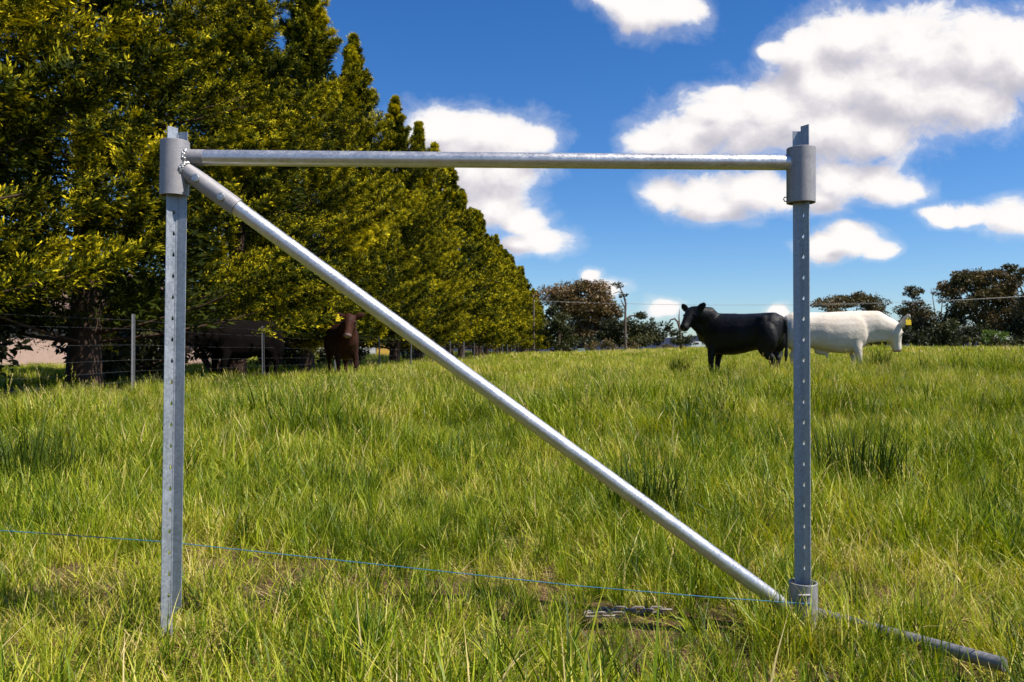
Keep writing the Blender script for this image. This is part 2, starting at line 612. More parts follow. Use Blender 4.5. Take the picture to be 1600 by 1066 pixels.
def y_post(name, top, bottom, angles, lens, hole_flange, tops, pitch=0.058, th_=0.0034, cut=None, mat=None):
    """star post: three flanges round an axis, the wire holes punched through one of them"""
    top, bottom = Vector(top), Vector(bottom)
    ax = (top - bottom)
    H = ax.length
    ax.normalize()
    bm = bmesh.new()
    for k, (ang, ln_) in enumerate(zip(angles, lens)):
        u = Vector((math.cos(R(ang)), math.sin(R(ang)), 0))
        u = (u - ax * u.dot(ax)).normalized()
        nn = ax.cross(u).normalized()
        Hk = H + tops[k]

        def P(s, h, side):
            hh = h
            if cut is not None:
                hh = max(h, cut[k][0] + (cut[k][1] - cut[k][0]) * s / ln_)
            # flange thins towards its lip
            w = th_ * (1.0 - 0.25 * s / ln_)
            return bottom + u * s + ax * hh + nn * (w * 0.5 * side)
        if k == hole_flange:
            cells = int(Hk / pitch)
            levels = [i * pitch for i in range(cells + 1)] + [Hk]
        else:
            cells = 0
            levels = list(np.linspace(0, Hk, 14))
        rows = {}

        def V(s, h, side):
            key = (round(s, 5), round(h, 5), side)
            if key not in rows:
                rows[key] = bm.verts.new(P(s, h, side))
            return rows[key]
        s0, s1 = 0.0, ln_
        for i in range(len(levels) - 1):
            h0, h1 = levels[i], levels[i + 1]
            if h1 - h0 < 1e-4:
                continue
            if i < cells and i > 0:
                hc = (h0 + h1) / 2
                so, rw, rh = ln_ * 0.27, 0.0036, 0.0075
                loop_s = [(s0, h0), ((s0 + s1) / 2, h0), (s1, h0), (s1, hc), (s1, h1), ((s0 + s1) / 2, h1), (s0, h1), (s0, hc)]
                hole = [(so - rw * .7, hc - rh * .8), (so, hc - rh), (so + rw * .8, hc - rh * .7), (so + rw, hc - rh * .2), (so + rw * .45, hc + rh * .5), (so, hc + rh), (so - rw * .45, hc + rh * .5), (so - rw, hc - rh * .2)]
                for side in (-1, 1):
                    for j in range(8):
                        j2 = (j + 1) % 8
                        bm.faces.new((V(*loop_s[j], side), V(*loop_s[j2], side), V(*hole[j2], side), V(*hole[j], side)))
                for j in range(8):
                    j2 = (j + 1) % 8
                    bm.faces.new((V(*hole[j], 1), V(*hole[j2], 1), V(*hole[j2], -1), V(*hole[j], -1)))
                for (a, b) in ((2, 3), (3, 4)):
                    bm.faces.new((V(*loop_s[a], 1), V(*loop_s[b], 1), V(*loop_s[b], -1), V(*loop_s[a], -1)))
            else:
                mid = (s0 + s1) / 2
                for side in (-1, 1):
                    bm.faces.new((V(s0, h0, side), V(mid, h0, side), V(mid, h1, side), V(s0, h1, side)))
                    bm.faces.new((V(mid, h0, side), V(s1, h0, side), V(s1, h1, side), V(mid, h1, side)))
                bm.faces.new((V(s1, h0, 1), V(s1, h1, 1), V(s1, h1, -1), V(s1, h0, -1)))
        for hcap in (levels[0], levels[-1]):
            mid = (s0 + s1) / 2
            bm.faces.new((V(s0, hcap, 1), V(mid, hcap, 1), V(mid, hcap, -1), V(s0, hcap, -1)))
            bm.faces.new((V(mid, hcap, 1), V(s1, hcap, 1), V(s1, hcap, -1), V(mid, hcap, -1)))
    # the rounded root where the flanges meet
    tube(bm, [bottom + ax * 0.03, top - ax * 0.01], 0.0042, 10)
    return bm_mesh(name, bm, smooth=False)


# left post: axis in the valley of the star
lt, lb = at(276, 205, DL), at(269, 1002, DL)
lb.z = -0.02
me = y_post('post', lt, lb, (-10, -130, 110), (0.030, 0.029, 0.030), 1, (-0.002, 0.010, -0.006),
            cut=((0.085, 0.115), (0.055, 0.035), (0.05, 0.05)))
fpart('post', me, M['galv_post'])
rt, rb = at(1253, 200, DR), at(1253, 985, DR)
rb.z = -0.25
me = y_post('post', rt, rb, (-60, 180, 60), (0.027, 0.0235, 0.025), 0, (0.006, -0.008, -0.01))
fpart('post', me, M['galv_post'])


def collar(name, top, bottom, r, wall=0.0042, seg=48, cut=None):
    bm = bmesh.new()
    top, bottom = Vector(top), Vector(bottom)
    ax = (top - bottom).normalized()
    u = ax.cross(Vector((0, 1, 0))).normalized()
    v = ax.cross(u)
    H = (top - bottom).length
    rings = []
    b = 0.0009
    prof = [(r, b), (r, H * 0.33), (r, H * 0.66), (r, H - b), (r - b, H), (r - wall + b, H), (r - wall, H - b), (r - wall, b), (r - wall + b, 0), (r - b, 0)]
    for (rr, h) in prof:
        ring = []
        for i in range(seg):
            a = 2 * math.pi * i / seg
            d = u * math.cos(a) + v * math.sin(a)
            hh = h
            if cut and h < H * 0.1:
                hh = h + cut(d)
            ring.append(bm.verts.new(bottom + d * rr + ax * hh))
        rings.append(ring)
    for k in range(len(rings)):
        a, c = rings[k], rings[(k + 1) % len(rings)]
        for i in range(seg):
            bm.faces.new((a[i], a[(i + 1) % seg], c[(i + 1) % seg], c[i]))
    me = bm_mesh(name, bm)
    return me


LC_T, LC_B = at(272, 220, DL), at(271, 306, DL)
RC_T, RC_B = at(1253, 231, DR), at(1252.5, 317, DR)
fpart('collar', collar('collar', LC_T, LC_B, 0.0380), M['raw_steel'])
fpart('collar', collar('collar', RC_T, RC_B, 0.0393), M['raw_steel'])
BC_T = at(1253.5, 908, DR)
BC_B = Vector((BC_T.x, BC_T.y, -0.03))
fpart('foot_collar', collar('foot_collar', BC_T, BC_B, 0.0385), M['raw_steel'])

# rail and brace
r0, r1 = at(291, 245.5, DL), at(1236, 253.5, DR)
dr = (r1 - r0).normalized()


def pipe_mesh(name, a, b, r, seg=32, cuts=10, squash_end=False):
    """pipe whose own z axis runs along it, so that grain in the material follows the pipe"""
    bm = bmesh.new()
    L = (b - a).length
    path = [Vector((0, 0, L * i / cuts)) for i in range(cuts + 1)]
    radii = [r] * (cuts + 1)
    if squash_end:
        radii[-1] = (r * 0.95, r * 0.45)
        radii[-2] = (r, r)
    tube(bm, path, radii, seg)
    me = bm_mesh(name, bm)
    return me, Matrix.Translation(a) @ (b - a).to_track_quat('Z', 'Y').to_matrix().to_4x4()


def place_pipe(name, a, b, r, mat, parent=frame, **kw):
    me, mw = pipe_mesh(name, a, b, r, **kw)
    o = obj(name, me, mat, parent)
    if parent is frame:
        o.matrix_parent_inverse = Matrix.Translation((0, -DL, 0))
    o.matrix_basis = mw
    for p in me.polygons:
        if len(p.vertices) > 4:
            p.use_smooth = False
    return o


place_pipe('rail', r0 - dr * 0.004, r1 + dr * 0.004, 0.0215, M['galv_pipe'])
rs0 = r0 - dr * 0.0035
place_pipe('rail_stub', rs0, rs0 + dr * 0.050, 0.0222, M['raw_steel'])
s_a = at(284, 262, DL - 0.004)
s_dir = (at(1228, 948, DR - 0.01) - at(330, 294, DL - 0.004)).normalized()
s_b = s_a + s_dir * ((368 - 284) / F * DL / s_dir.x)
socket = place_pipe('brace_socket', s_a, s_b, 0.0250, M['raw_steel'])
b_a = s_a + s_dir * 0.05
b_b = at(1230, 950, DR - 0.01)
place_pipe('brace', b_a, b_b, 0.0208, M['galv_pipe'], cuts=24, squash_end=True)
# two bolts through the socket, heads towards the open side
for (px, py) in ((310, 286), (349, 316)):
    tt = ((px - 284) / F * DL) / s_dir.x
    c = s_a + s_dir * tt
    bm = bmesh.new()
    y0 = c.y - 0.0240
    tube(bm, [Vector((c.x, y0, c.z)), Vector((c.x, y0 - 0.0015, c.z)), Vector((c.x, y0 - 0.0055, c.z)), Vector((c.x, y0 - 0.0068, c.z))], [0.0112, 0.0114, 0.0112, 0.0090], 20)
    tube(bm, [Vector((c.x, y0 - 0.0062, c.z)), Vector((c.x, y0 - 0.0078, c.z))], [0.0052, 0.0046], 14)
    fpart('bolt', bm_mesh('bolt', bm, smooth=False), M['weld'])


def weld(center, axis, r, a0, a1, n, bead=0.0042, seed=1):
    n = int(n * 1.7)
    rr = random.Random(seed)
    axis = axis.normalized()
    u = axis.cross(Vector((0, 0, 1))).normalized()
    v = axis.cross(u)
    bm = bmesh.new()
    for i in range(n):
        a = a0 + (a1 - a0) * i / (n - 1)
        p = center + (u * math.cos(a) + v * math.sin(a)) * r + axis * rr.uniform(-0.004, 0.003)
        mtx = Matrix.Translation(p) @ Matrix.Diagonal((rr.uniform(.7, 1.7), rr.uniform(.7, 1.5), rr.uniform(.7, 1.7), 1))
        bmesh.ops.create_icosphere(bm, subdivisions=2, radius=bead, matrix=mtx)
    return bm_mesh('weld', bm)


fpart('weld', weld(r0 - dr * 0.002, dr, 0.0215, 0, 2 * math.pi, 34, 0.0046, 3), M['weld'])
fpart('weld', weld(s_a + s_dir * 0.008, s_dir, 0.0235, 0, 2 * math.pi, 34, 0.0046, 4), M['weld'])
fpart('weld', weld(r1 - dr * 0.001, dr, 0.0212, 0, 2 * math.pi, 34, 0.0030, 5), M['weld'])
bm = bmesh.new()
c = at(1228, 311, DR)
tube(bm, [c + Vector((0.008, 0, 0.005)), c + Vector((-0.002, 0, 0.006)), c + Vector((-0.005, 0, 0)), c + Vector((-0.002, 0, -0.006)), c + Vector((0.008, 0, -0.006))], 0.0016, 8)
fpart('wire_loop', bm_mesh('wire_loop', bm), M['fence_steel'])
# slot in the foot collar read as a bolt
c = at(1255, 929, DR - 0.0395)
bm = bmesh.new()
tube(bm, [c + Vector((-0.016, 0, 0)), c + Vector((0.016, 0, 0))], 0.0036, 10)
fpart('pin', bm_mesh('pin', bm), M['raw_steel'])

# blue electric twine
pts = [at(-260, 812, 2.36), at(0, 828, 2.33), at(262, 846, 2.27), at(620, 884, 2.24), at(900, 914, 2.19), at(1100, 931, 2.15), at(1232, 940, 2.165), at(1246, 941, 2.194), at(1256, 942, 2.196), at(1266, 942, 2.202), at(1274, 941, 2.216), at(1277, 941, 2.24)]
bm = bmesh.new()
dense = []
for i in range(len(pts) - 1):
    for k in range(8):
        dense.append(pts[i].lerp(pts[i + 1], k / 8))
dense.append(pts[-1])
tube(bm, dense, 0.0012, 6)
tag(obj('electric_twine', bm_mesh('electric_twine', bm), M['blue_twine']), 'thin blue electric fence twine strung low across the grass', 'twine')

# pipe lying in the grass
pa, pb = at(1275, 968, 2.25), at(1566, 1052, 1.86)
pa.z, pb.z = 0.050, 0.060
o = place_pipe('ground_pipe', pa, pb, 0.0165, M['old_pipe'], parent=None)
tag(o, 'dull grey steel pipe lying in the grass beyond the foot collar', 'pipe')

# short chain lying in the grass
def chain_link():
    bm = bmesh.new()
    pth = []
    for i in range(16):
        a = 2 * math.pi * i / 16
        x = 0.0075 * math.cos(a)
        z = 0.0075 * math.sin(a) + (0.010 if math.sin(a) >= 0 else -0.010)
        pth.append(Vector((x, 0, z)))
    seg = 7
    rings = []
    n = len(pth)
    for i in range(n):
        tg = (pth[(i + 1) % n] - pth[i - 1]).normalized()
        u = Vector((0, 1, 0))
        v = tg.cross(u)
        rings.append([bm.verts.new(pth[i] + u * (0.0030 * math.cos(2 * math.pi * k / seg)) + v * (0.0030 * math.sin(2 * math.pi * k / seg))) for k in range(seg)])
    for i in range(n):
        a, b = rings[i], rings[(i + 1) % n]
        for k in range(seg):
            bm.faces.new((a[k], a[(k + 1) % seg], b[(k + 1) % seg], b[k]))
    return bm_mesh('chain_link', bm)


lk = chain_link()
chain = thing('chain', 'short length of weathered steel chain lying doubled in the grass', 'chain', at(985, 972, 2.3))
chain.location.z = 0.0
path = [at(1046, 967, 2.30), at(1010, 968, 2.30), at(960, 972, 2.30), at(925, 978, 2.28), at(912, 982, 2.25), at(925, 985, 2.25), at(950, 979, 2.26), at(985, 979, 2.26)]
path = [Vector((p.x, p.y, 0.045)) for p in path]
seglen = 0.026
pos_ = path[0].copy()
pi = 1
k = 0
while pi < len(path):
    d = path[pi] - pos_
    if d.length < seglen:
        pi += 1
        continue
    d.normalize()
    nx = pos_ + d * seglen
    o = obj('link', lk, M['chain'], chain)
    roll = Matrix.Rotation(R(90) * (k % 2) + R(20), 4, 'Z')
    o.matrix_basis = Matrix.Translation((pos_ + nx) / 2 - chain.location) @ d.to_track_quat('Z', 'Y').to_matrix().to_4x4() @ roll
    pos_ = nx
    k += 1


# ------------------------------------------------------------------ trees
def leaf_quads(P, D, S, L, W, tint):
    """diamond shaped leaves"""
    n = len(P)
    v = np.empty((n, 4, 3), np.float32)
    v[:, 0] = P
    v[:, 1] = P + D * (L * 0.45)[:, None] + S * (W * 0.5)[:, None]
    v[:, 2] = P + D * L[:, None]
    v[:, 3] = P + D * (L * 0.45)[:, None] - S * (W * 0.5)[:, None]
    qd = np.arange(n * 4).reshape(n, 4)
    return v.reshape(-1, 3), qd, np.repeat(tint, 4)


def unit(a):
    return a / np.maximum(np.linalg.norm(a, axis=-1, keepdims=True), 1e-9)


def cypress(seed, n_br, per, twl, twn, inner=9000, H=13.0, R0=4.3, zlow=1.1):
    """golden cypress: plumes of flat feathery sprays on ascending branches"""
    r = np.random.default_rng(seed)
    Ps, Ds, Ss, Ls, Ws, Ts = [], [], [], [], [], []
    bm = bmesh.new()
    tr = 0.30
    tube(bm, [(0, 0, -0.3), (0, 0, 0.3), (0.03, 0.02, 2), (0, 0.04, 6), (0.02, 0, H * 0.8), (0, 0, H)], [tr * 1.3, tr, tr * .8, tr * .55, tr * .2, .02], 10)
    az0 = r.uniform(0, 6.28)
    per_bough = 5
    for b in range(n_br):
        if b % per_bough == 0:
            fb_ = ((b + 0.5 * per_bough) / n_br) ** 1.12
            bh = zlow + (H - zlow - 0.15) * fb_
            baz = az0 + (b // per_bough) * 2.39996 + r.normal(0, 0.2)
            blen = r.uniform(0.50, 0.72) if r.random() < 0.34 else r.uniform(0.88, 1.20)
            btint = r.normal(0.50, 0.12)
        h = min(bh + r.normal(0, 0.19), H - 0.1)
        hn = np.clip((h - zlow) / (H - zlow), 0, 1)
        az = baz + r.normal(0, 0.10 + 0.22 * hn)
        env = R0 * max(0.03, (1 - hn ** 1.25)) ** 0.95
        if hn < 0.12:
            env *= 0.88 + 1.0 * hn
        env *= blen * r.uniform(0.80, 1.06)
        rise = 0.18 + 0.5 * hn + r.normal(0, 0.10)
        start_h = max(0.9, h - env * rise * 0.8)
        npt = 8
        tt = np.linspace(0, 1, npt)
        rr_ = env * tt
        zz_ = start_h + (h - start_h + 0.10) * (tt ** 1.25) + 0.20 * env * 0.4 * tt ** 3
        curve = r.normal(0, 0.12)
        ang = az + curve * tt
        path = np.stack([np.cos(ang) * rr_, np.sin(ang) * rr_, zz_], 1)
        if b % per_bough == 0:
            tube(bm, [Vector(p) for p in path[::2]], list(np.linspace(0.045, 0.008, len(path[::2]))), 5, cap=False)
        tint_b = btint + r.normal(0, 0.09)
        t0 = max(0.15, 1 - 1.6 / env) if env > 0.5 else 0.0
        m_ = per
        ts = t0 + (1 - t0) * r.random(m_) ** 0.75
        i0 = np.clip((ts * (npt - 1)).astype(int), 0, npt - 2)
        fr_ = ts * (npt - 1) - i0
        base = path[i0] * (1 - fr_)[:, None] + path[i0 + 1] * fr_[:, None]
        axis = unit(path[i0 + 1] - path[i0])
        # branchlets: fan out sideways and upwards from the branch axis
        side = unit(np.cross(axis, np.array([0, 0, 1.0])))
        upv = np.cross(side, axis)
        phi = r.uniform(0, 2 * np.pi, m_)
        open_ = r.uniform(0.35, 1.0, m_)
        bd = unit(axis * 0.62 + (side * np.cos(phi)[:, None] * 1.10 + upv * (np.sin(phi) * 0.85 + 0.22)[:, None]) * open_[:, None])
        bl = (0.22 + 0.40 * (1 - ts)) * r.uniform(0.7, 1.25, m_) * min(1.0, 0.5 + env / 3)
        # twigs on every branchlet, in a flat spray
        nrm_ = unit(np.cross(bd, side + 0.3 * r.normal(size=(m_, 3))))
        sd = np.cross(bd, nrm_)
        for k in range(twn):
            u = (k + 0.6) / twn
            sg = 1 if k % 2 else -1
            p = base + bd * (bl * u)[:, None] + r.normal(0, 0.015, (m_, 3))
            p[:, 2] -= 0.08 * bl * u * u
            tl = twl * (1.15 - 0.5 * u) * r.uniform(0.75, 1.3, m_)
            d = unit(bd * 0.75 + sd * (sg * r.uniform(0.4, 1.0, m_))[:, None] + r.normal(0, 0.2, (m_, 3)))
            if k == twn - 1:
                d = unit(bd + r.normal(0, 0.1, (m_, 3)))
            s_ = unit(np.cross(d, nrm_ + r.normal(0, 0.35, (m_, 3))))
            Ps.append(p); Ds.append(d); Ss.append(s_); Ls.append(tl)
            Ws.append(tl * r.uniform(0.24, 0.40, m_))
            Ts.append(np.clip(tint_b - 0.30 + 0.72 * u ** 1.6 + r.normal(0, 0.09, m_), 0, 1))  # gold tips over green bases; the dark bases also paint in shade
    # older inner growth closing the crown round the stem, tinted dark to add shade
    m_ = inner
    hh = zlow + 0.1 + (H - zlow - 0.8) * r.random(m_) ** 1.2
    hn = (hh - zlow) / (H - zlow)
    rr_ = R0 * (1 - hn ** 1.25) ** 0.95 * r.uniform(0.15, 0.58, m_)
    aa = r.uniform(0, 2 * np.pi, m_)
    p = np.stack([np.cos(aa) * rr_, np.sin(aa) * rr_, hh], 1)
    d = unit(np.stack([np.cos(aa), np.sin(aa), r.uniform(-0.2, 0.7, m_)], 1) + r.normal(0, 0.4, (m_, 3)))
    Ps.append(p); Ds.append(d); Ss.append(unit(np.cross(d, r.normal(size=(m_, 3)))))
    L_ = r.uniform(0.12, 0.22, m_)
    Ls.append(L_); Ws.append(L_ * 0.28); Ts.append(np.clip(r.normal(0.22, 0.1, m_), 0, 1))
    v, qd, tn = leaf_quads(np.concatenate(Ps), np.concatenate(Ds), np.concatenate(Ss), np.concatenate(Ls), np.concatenate(Ws), np.concatenate(Ts))
    return bm_mesh('trunk', bm), np_mesh('crown', v, qd, {'tint': tn})


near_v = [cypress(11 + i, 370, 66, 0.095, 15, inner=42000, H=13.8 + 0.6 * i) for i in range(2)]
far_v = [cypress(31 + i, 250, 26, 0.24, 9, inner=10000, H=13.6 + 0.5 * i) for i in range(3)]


def tree_obj(name, label, cat, loc, rz, trunk_me, crown_me, bark, leaf, scale=(1, 1, 1), group=None):
    t_ = thing(name, label, cat, loc, rz, group)
    t_.scale = scale
    obj('trunk', trunk_me, bark, t_)
    obj('crown', crown_me, leaf, t_)
    return t_


ROWX0, ROWS = -9.5, 0.08
FENX0 = -7.17
ry = random.Random(5)
ORD = ['first', 'second', 'third', 'fourth', 'fifth', 'sixth', 'seventh', 'eighth']
for k in range(30):
    y = 8.7 + 6.5 * k
    x = ROWX0 + ROWS * y + ry.uniform(-0.25, 0.25)
    tm, cm = near_v[k % 2] if k < 7 else far_v[k % 3]
    s = ry.uniform(0.94, 1.06)
    if k < 5:
        lab = ['golden cypress of the row whose boughs hang in front of the bare fence wires',
               'golden cypress of the row rising behind the collared left brace post',
               'golden cypress of the row above the black cow in its shade',
               'golden cypress of the row with a thick bare trunk between the two shaded cows',
               'golden cypress of the row above the brown cow with a yellow tag'][k]
        grp_ = 'golden cypress row along the wire fence'
    else:
        lab = 'golden cypress in the far run of the row, beyond the brown cow'
        grp_ = 'golden cypresses in the far run of the row'
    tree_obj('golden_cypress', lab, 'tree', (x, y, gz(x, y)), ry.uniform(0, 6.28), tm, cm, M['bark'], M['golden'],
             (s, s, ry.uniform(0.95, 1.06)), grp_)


def clump_tree(seed, clumps, trunk_paths, leaf=0.35, dens=26.0, droop=0.3, flat=0.6, tint_mu=0.5, bark_r=1.0):
    """clumps: (x,z,rx,rz,depth) in metres from the tree's foot; leaves fill each clump's shell"""
    r = np.random.default_rng(seed)
    Ps, Ds, Ss, Ls, Ws, Ts = [], [], [], [], [], []
    for (cx, cy, cz, rx, ryy, rz_) in clumps:
        # every clump is a cloud of smaller tufts
        nt = max(4, int(9 * (rx * rz_) ** 0.75))
        tc_ = r.normal(size=(nt, 3))
        tc_ = unit(tc_) * (r.random(nt) ** 0.4)[:, None] * 0.92
        tr_ = r.uniform(0.28, 0.50, nt)
        ctint = r.normal(tint_mu, 0.16)
        for c_, rr in zip(tc_, tr_):
            n = int(dens * (rx * rz_) / nt * 6) + 6
            d = unit(r.normal(size=(n, 3)))
            d[:, 2] = np.where(d[:, 2] < -0.3, d[:, 2] * flat, d[:, 2])
            p = (c_ + d * (rr * r.random(n) ** 0.35)[:, None]) * np.array([rx, ryy, rz_]) + np.array([cx, cy, cz])
            dd = unit(d + r.normal(0, 0.6, (n, 3)) + np.array([0, 0, -droop]))
            s_ = unit(np.cross(dd, r.normal(size=(n, 3))))
            L = leaf * r.uniform(0.6, 1.35, n)
            Ps.append(p); Ds.append(dd); Ss.append(s_); Ls.append(L); Ws.append(L * r.uniform(0.35, 0.6, n))
            Ts.append(np.clip(ctint + r.normal(0, 0.1) + r.normal(0, 0.08, n), 0, 1))
    v, qd, tn = leaf_quads(np.concatenate(Ps), np.concatenate(Ds), np.concatenate(Ss), np.concatenate(Ls), np.concatenate(Ws), np.concatenate(Ts))
    bm = bmesh.new()
    for pth, rad_ in trunk_paths:
        tube(bm, [Vector(p) for p in pth], [q_ * bark_r for q_ in rad_], 8)
    return bm_mesh('trunk', bm), np_mesh('crown', v, qd, {'tint': tn})


def px_tree(name, label, cat, base_px, depth, clumps_px, bark, leaf_mat, seed, leaf=0.35, dens=26.0, tint_mu=0.5, limbs=True, extra=(), group=None, trunk_r=0.35, base_h=None):
    """crown lobes given as seen in the photograph, set at the tree's own distance"""
    s = depth / F
    bx_ = (base_px - 800) * s
    g0 = gz(bx_, depth)
    r = random.Random(seed)
    cl = []
    paths = []
    for (px, py, rx, rz_) in clumps_px:
        cx, cz = (px - base_px) * s, CAMZ + (HOR - py) * s - g0
        rxm, rzm = rx * s, rz_ * s
        cy = r.uniform(-0.6, 0.6) * rxm
        cl.append((cx, cy, cz, rxm, rxm * r.uniform(0.8, 1.1), rzm))
        if limbs and cz > 1.5:
            hfork = cz * r.uniform(0.25, 0.5)
            paths.append(([(0, 0, hfork * 0.3), (cx * 0.15, cy * 0.15, hfork), (cx * 0.6, cy * 0.6, cz * 0.78), (cx, cy, cz)],
                          [trunk_r * 0.6, trunk_r * 0.5, trunk_r * 0.25, 0.04]))
    top = max(c[2] for c in cl)
    paths.append(([(0, 0, -0.3), (0.05, 0, top * 0.15), (0.1, 0, top * 0.45), (0, 0.1, top * 0.8)], [trunk_r * 1.3, trunk_r, trunk_r * 0.7, 0.05]))
    for e in extra:
        paths.append(([((p[0] - base_px) * s, 0, CAMZ + (HOR - p[1]) * s - g0) for p in e[0]], e[1]))
    tm, cm = clump_tree(seed, cl, paths, leaf, dens, tint_mu=tint_mu)
    return tree_obj(name, label, cat, (bx_, depth, g0), 0, tm, cm, bark, leaf_mat, group=group)


# far shelter trees, middle of the picture
px_tree('gum_tree', 'tall brown-green gum tree with a broad rounded crown past the hedge end', 'tree', 925, 132,
        [(872, 462, 32, 16), (900, 452, 28, 18), (930, 458, 26, 18), (915, 478, 38, 18), (945, 482, 20, 20), (958, 490, 12, 14), (890, 484, 30, 16), (925, 505, 36, 20), (945, 518, 22, 18), (905, 525, 28, 16)],
        M['gum_bark'], M['gum'], 41, leaf=0.40, dens=95, tint_mu=0.62)
px_tree('pine_tree', 'dark green conical pine tucked behind the last golden cypress', 'tree', 872, 112,
        [(862, 486, 10, 12), (870, 500, 18, 14), (872, 516, 24, 14), (876, 530, 27, 13), (872, 541, 26, 8)],
        M['bark'], M['dark_leaf'], 42, leaf=0.45, dens=50, tint_mu=0.45, limbs=False)
px_tree('gum_tree', 'low dark bushy tree at the foot of the thin bare pine', 'tree', 985, 128,
        [(960, 512, 20, 14), (955, 528, 24, 14), (982, 512, 16, 12), (1005, 512, 24, 10), (1012, 524, 24, 12), (995, 532, 30, 11), (1030, 530, 12, 9), (1000, 495, 9, 5)],
        M['bark'], M['dark_leaf'], 43, leaf=0.38, dens=90, tint_mu=0.62)
px_tree('thin_pine', 'thin leaning half-dead pine with a wind-blown tuft at its tip', 'tree', 978, 104,
        [(961, 445, 9, 3.2), (968, 447, 5, 2.5), (969, 463, 4, 3), (979, 461, 3, 2), (1005, 493, 9, 4), (1021, 499, 4, 3), (998, 491, 6, 2.5)],
        M['dead_bark'], M['dark_leaf'], 44, leaf=0.28, dens=70, tint_mu=0.5, limbs=False, trunk_r=0.0001,
        extra=[([(978, 553), (977, 520), (977, 490), (978, 475), (974, 460), (969, 450), (962, 446)], [0.19, 0.16, 0.14, 0.12, 0.10, 0.07, 0.03]),
               ([(977, 482), (973, 474), (970, 468)], [0.1, 0.08, 0.04]), ([(977, 500), (984, 494), (993, 493), (1003, 494)], [0.14, 0.11, 0.09, 0.04]),
               ([(974, 458), (966, 456), (958, 459)], [0.08, 0.05, 0.03])])
px_tree('bare_tree', 'twisted bare tree with an arching limb beside the black steer', 'tree', 1065, 100,
        [(1040, 508, 8, 7), (1046, 514, 6, 5), (1034, 519, 7, 6), (1056, 522, 16, 6), (1075, 528, 18, 6), (1062, 534, 22, 6)],
        M['dead_bark'], M['dark_leaf'], 45, leaf=0.32, dens=60, tint_mu=0.55, limbs=False, trunk_r=0.0001,
        extra=[([(1065, 549), (1063, 530), (1062, 512), (1061, 495), (1062, 483)], [0.19, 0.15, 0.11, 0.07, 0.03]),
               ([(1062, 514), (1059, 503), (1054, 498), (1048, 500), (1044, 506)], [0.14, 0.13, 0.11, 0.09, 0.05])])
px_tree('shrub', 'low brown scrub bush by the white utility', 'bush', 1050, 140,
        [(1045, 541, 10, 5), (1060, 543, 12, 4), (1035, 543, 8, 4)], M['bark'], M['gum'], 46, leaf=0.3, dens=50, tint_mu=0.8, limbs=False, trunk_r=0.1)
px_tree('shrub', 'low tangled scrub below the big gum at the hedge end', 'bush', 940, 118,
        [(930, 541, 16, 6), (955, 538, 14, 9), (985, 541, 14, 6)], M['bark'], M['gum'], 47, leaf=0.35, dens=40, tint_mu=0.5, limbs=False, trunk_r=0.1)

# far shelter trees, right
RT = 'gum trees on the far boundary'
px_tree('gum_tree', 'round-headed gum showing sky through its crown above the pale bull', 'tree', 1335, 130,
        [(1290, 476, 22, 9), (1318, 470, 26, 10), (1345, 468, 20, 11), (1364, 478, 24, 16), (1372, 496, 20, 14), (1350, 505, 26, 14), (1300, 496, 24, 14), (1380, 512, 16, 16)],
        M['gum_bark'], M['gum'], 51, leaf=0.38, dens=90, tint_mu=0.5, group=RT)
px_tree('gum_tree', 'gum with a small separate upper tuft and bare twigs', 'tree', 1432, 134,
        [(1434, 458, 15, 8), (1424, 452, 8, 5), (1430, 474, 14, 7), (1416, 488, 22, 12), (1445, 490, 24, 14), (1420, 510, 28, 18), (1450, 515, 26, 18)],
        M['gum_bark'], M['gum'], 52, leaf=0.38, dens=90, tint_mu=0.45, group=RT,
        extra=[([(1470, 500), (1473, 470), (1476, 445)], [0.12, 0.07, 0.02]), ([(1462, 495), (1458, 465), (1455, 450)], [0.1, 0.06, 0.02]), ([(1418, 500), (1412, 478), (1410, 468)], [0.1, 0.06, 0.02])])
px_tree('gum_tree', 'largest dark gum with russet crown behind the power lines', 'tree', 1540, 128,
        [(1500, 440, 22, 16), (1486, 456, 20, 16), (1530, 438, 28, 17), (1560, 440, 24, 16), (1578, 455, 18, 16), (1540, 462, 30, 18), (1505, 478, 26, 18), (1570, 482, 26, 18), (1495, 500, 22, 16), (1535, 500, 26, 20), (1575, 508, 24, 18), (1545, 428, 24, 6)],
        M['gum_bark'], M['gum'], 53, leaf=0.40, dens=95, tint_mu=0.66, group=RT, trunk_r=0.5)
px_tree('gum_tree', 'gum at the boundary with a leaning outer limb beyond the largest gum', 'tree', 1618, 122,
        [(1584, 420, 12, 7), (1600, 428, 12, 8), (1640, 440, 30, 22), (1615, 470, 24, 16), (1650, 480, 36, 26), (1612, 500, 26, 20), (1660, 515, 34, 22)],
        M['gum_bark'], M['gum'], 54, leaf=0.40, dens=95, tint_mu=0.62, group=RT, trunk_r=0.4)
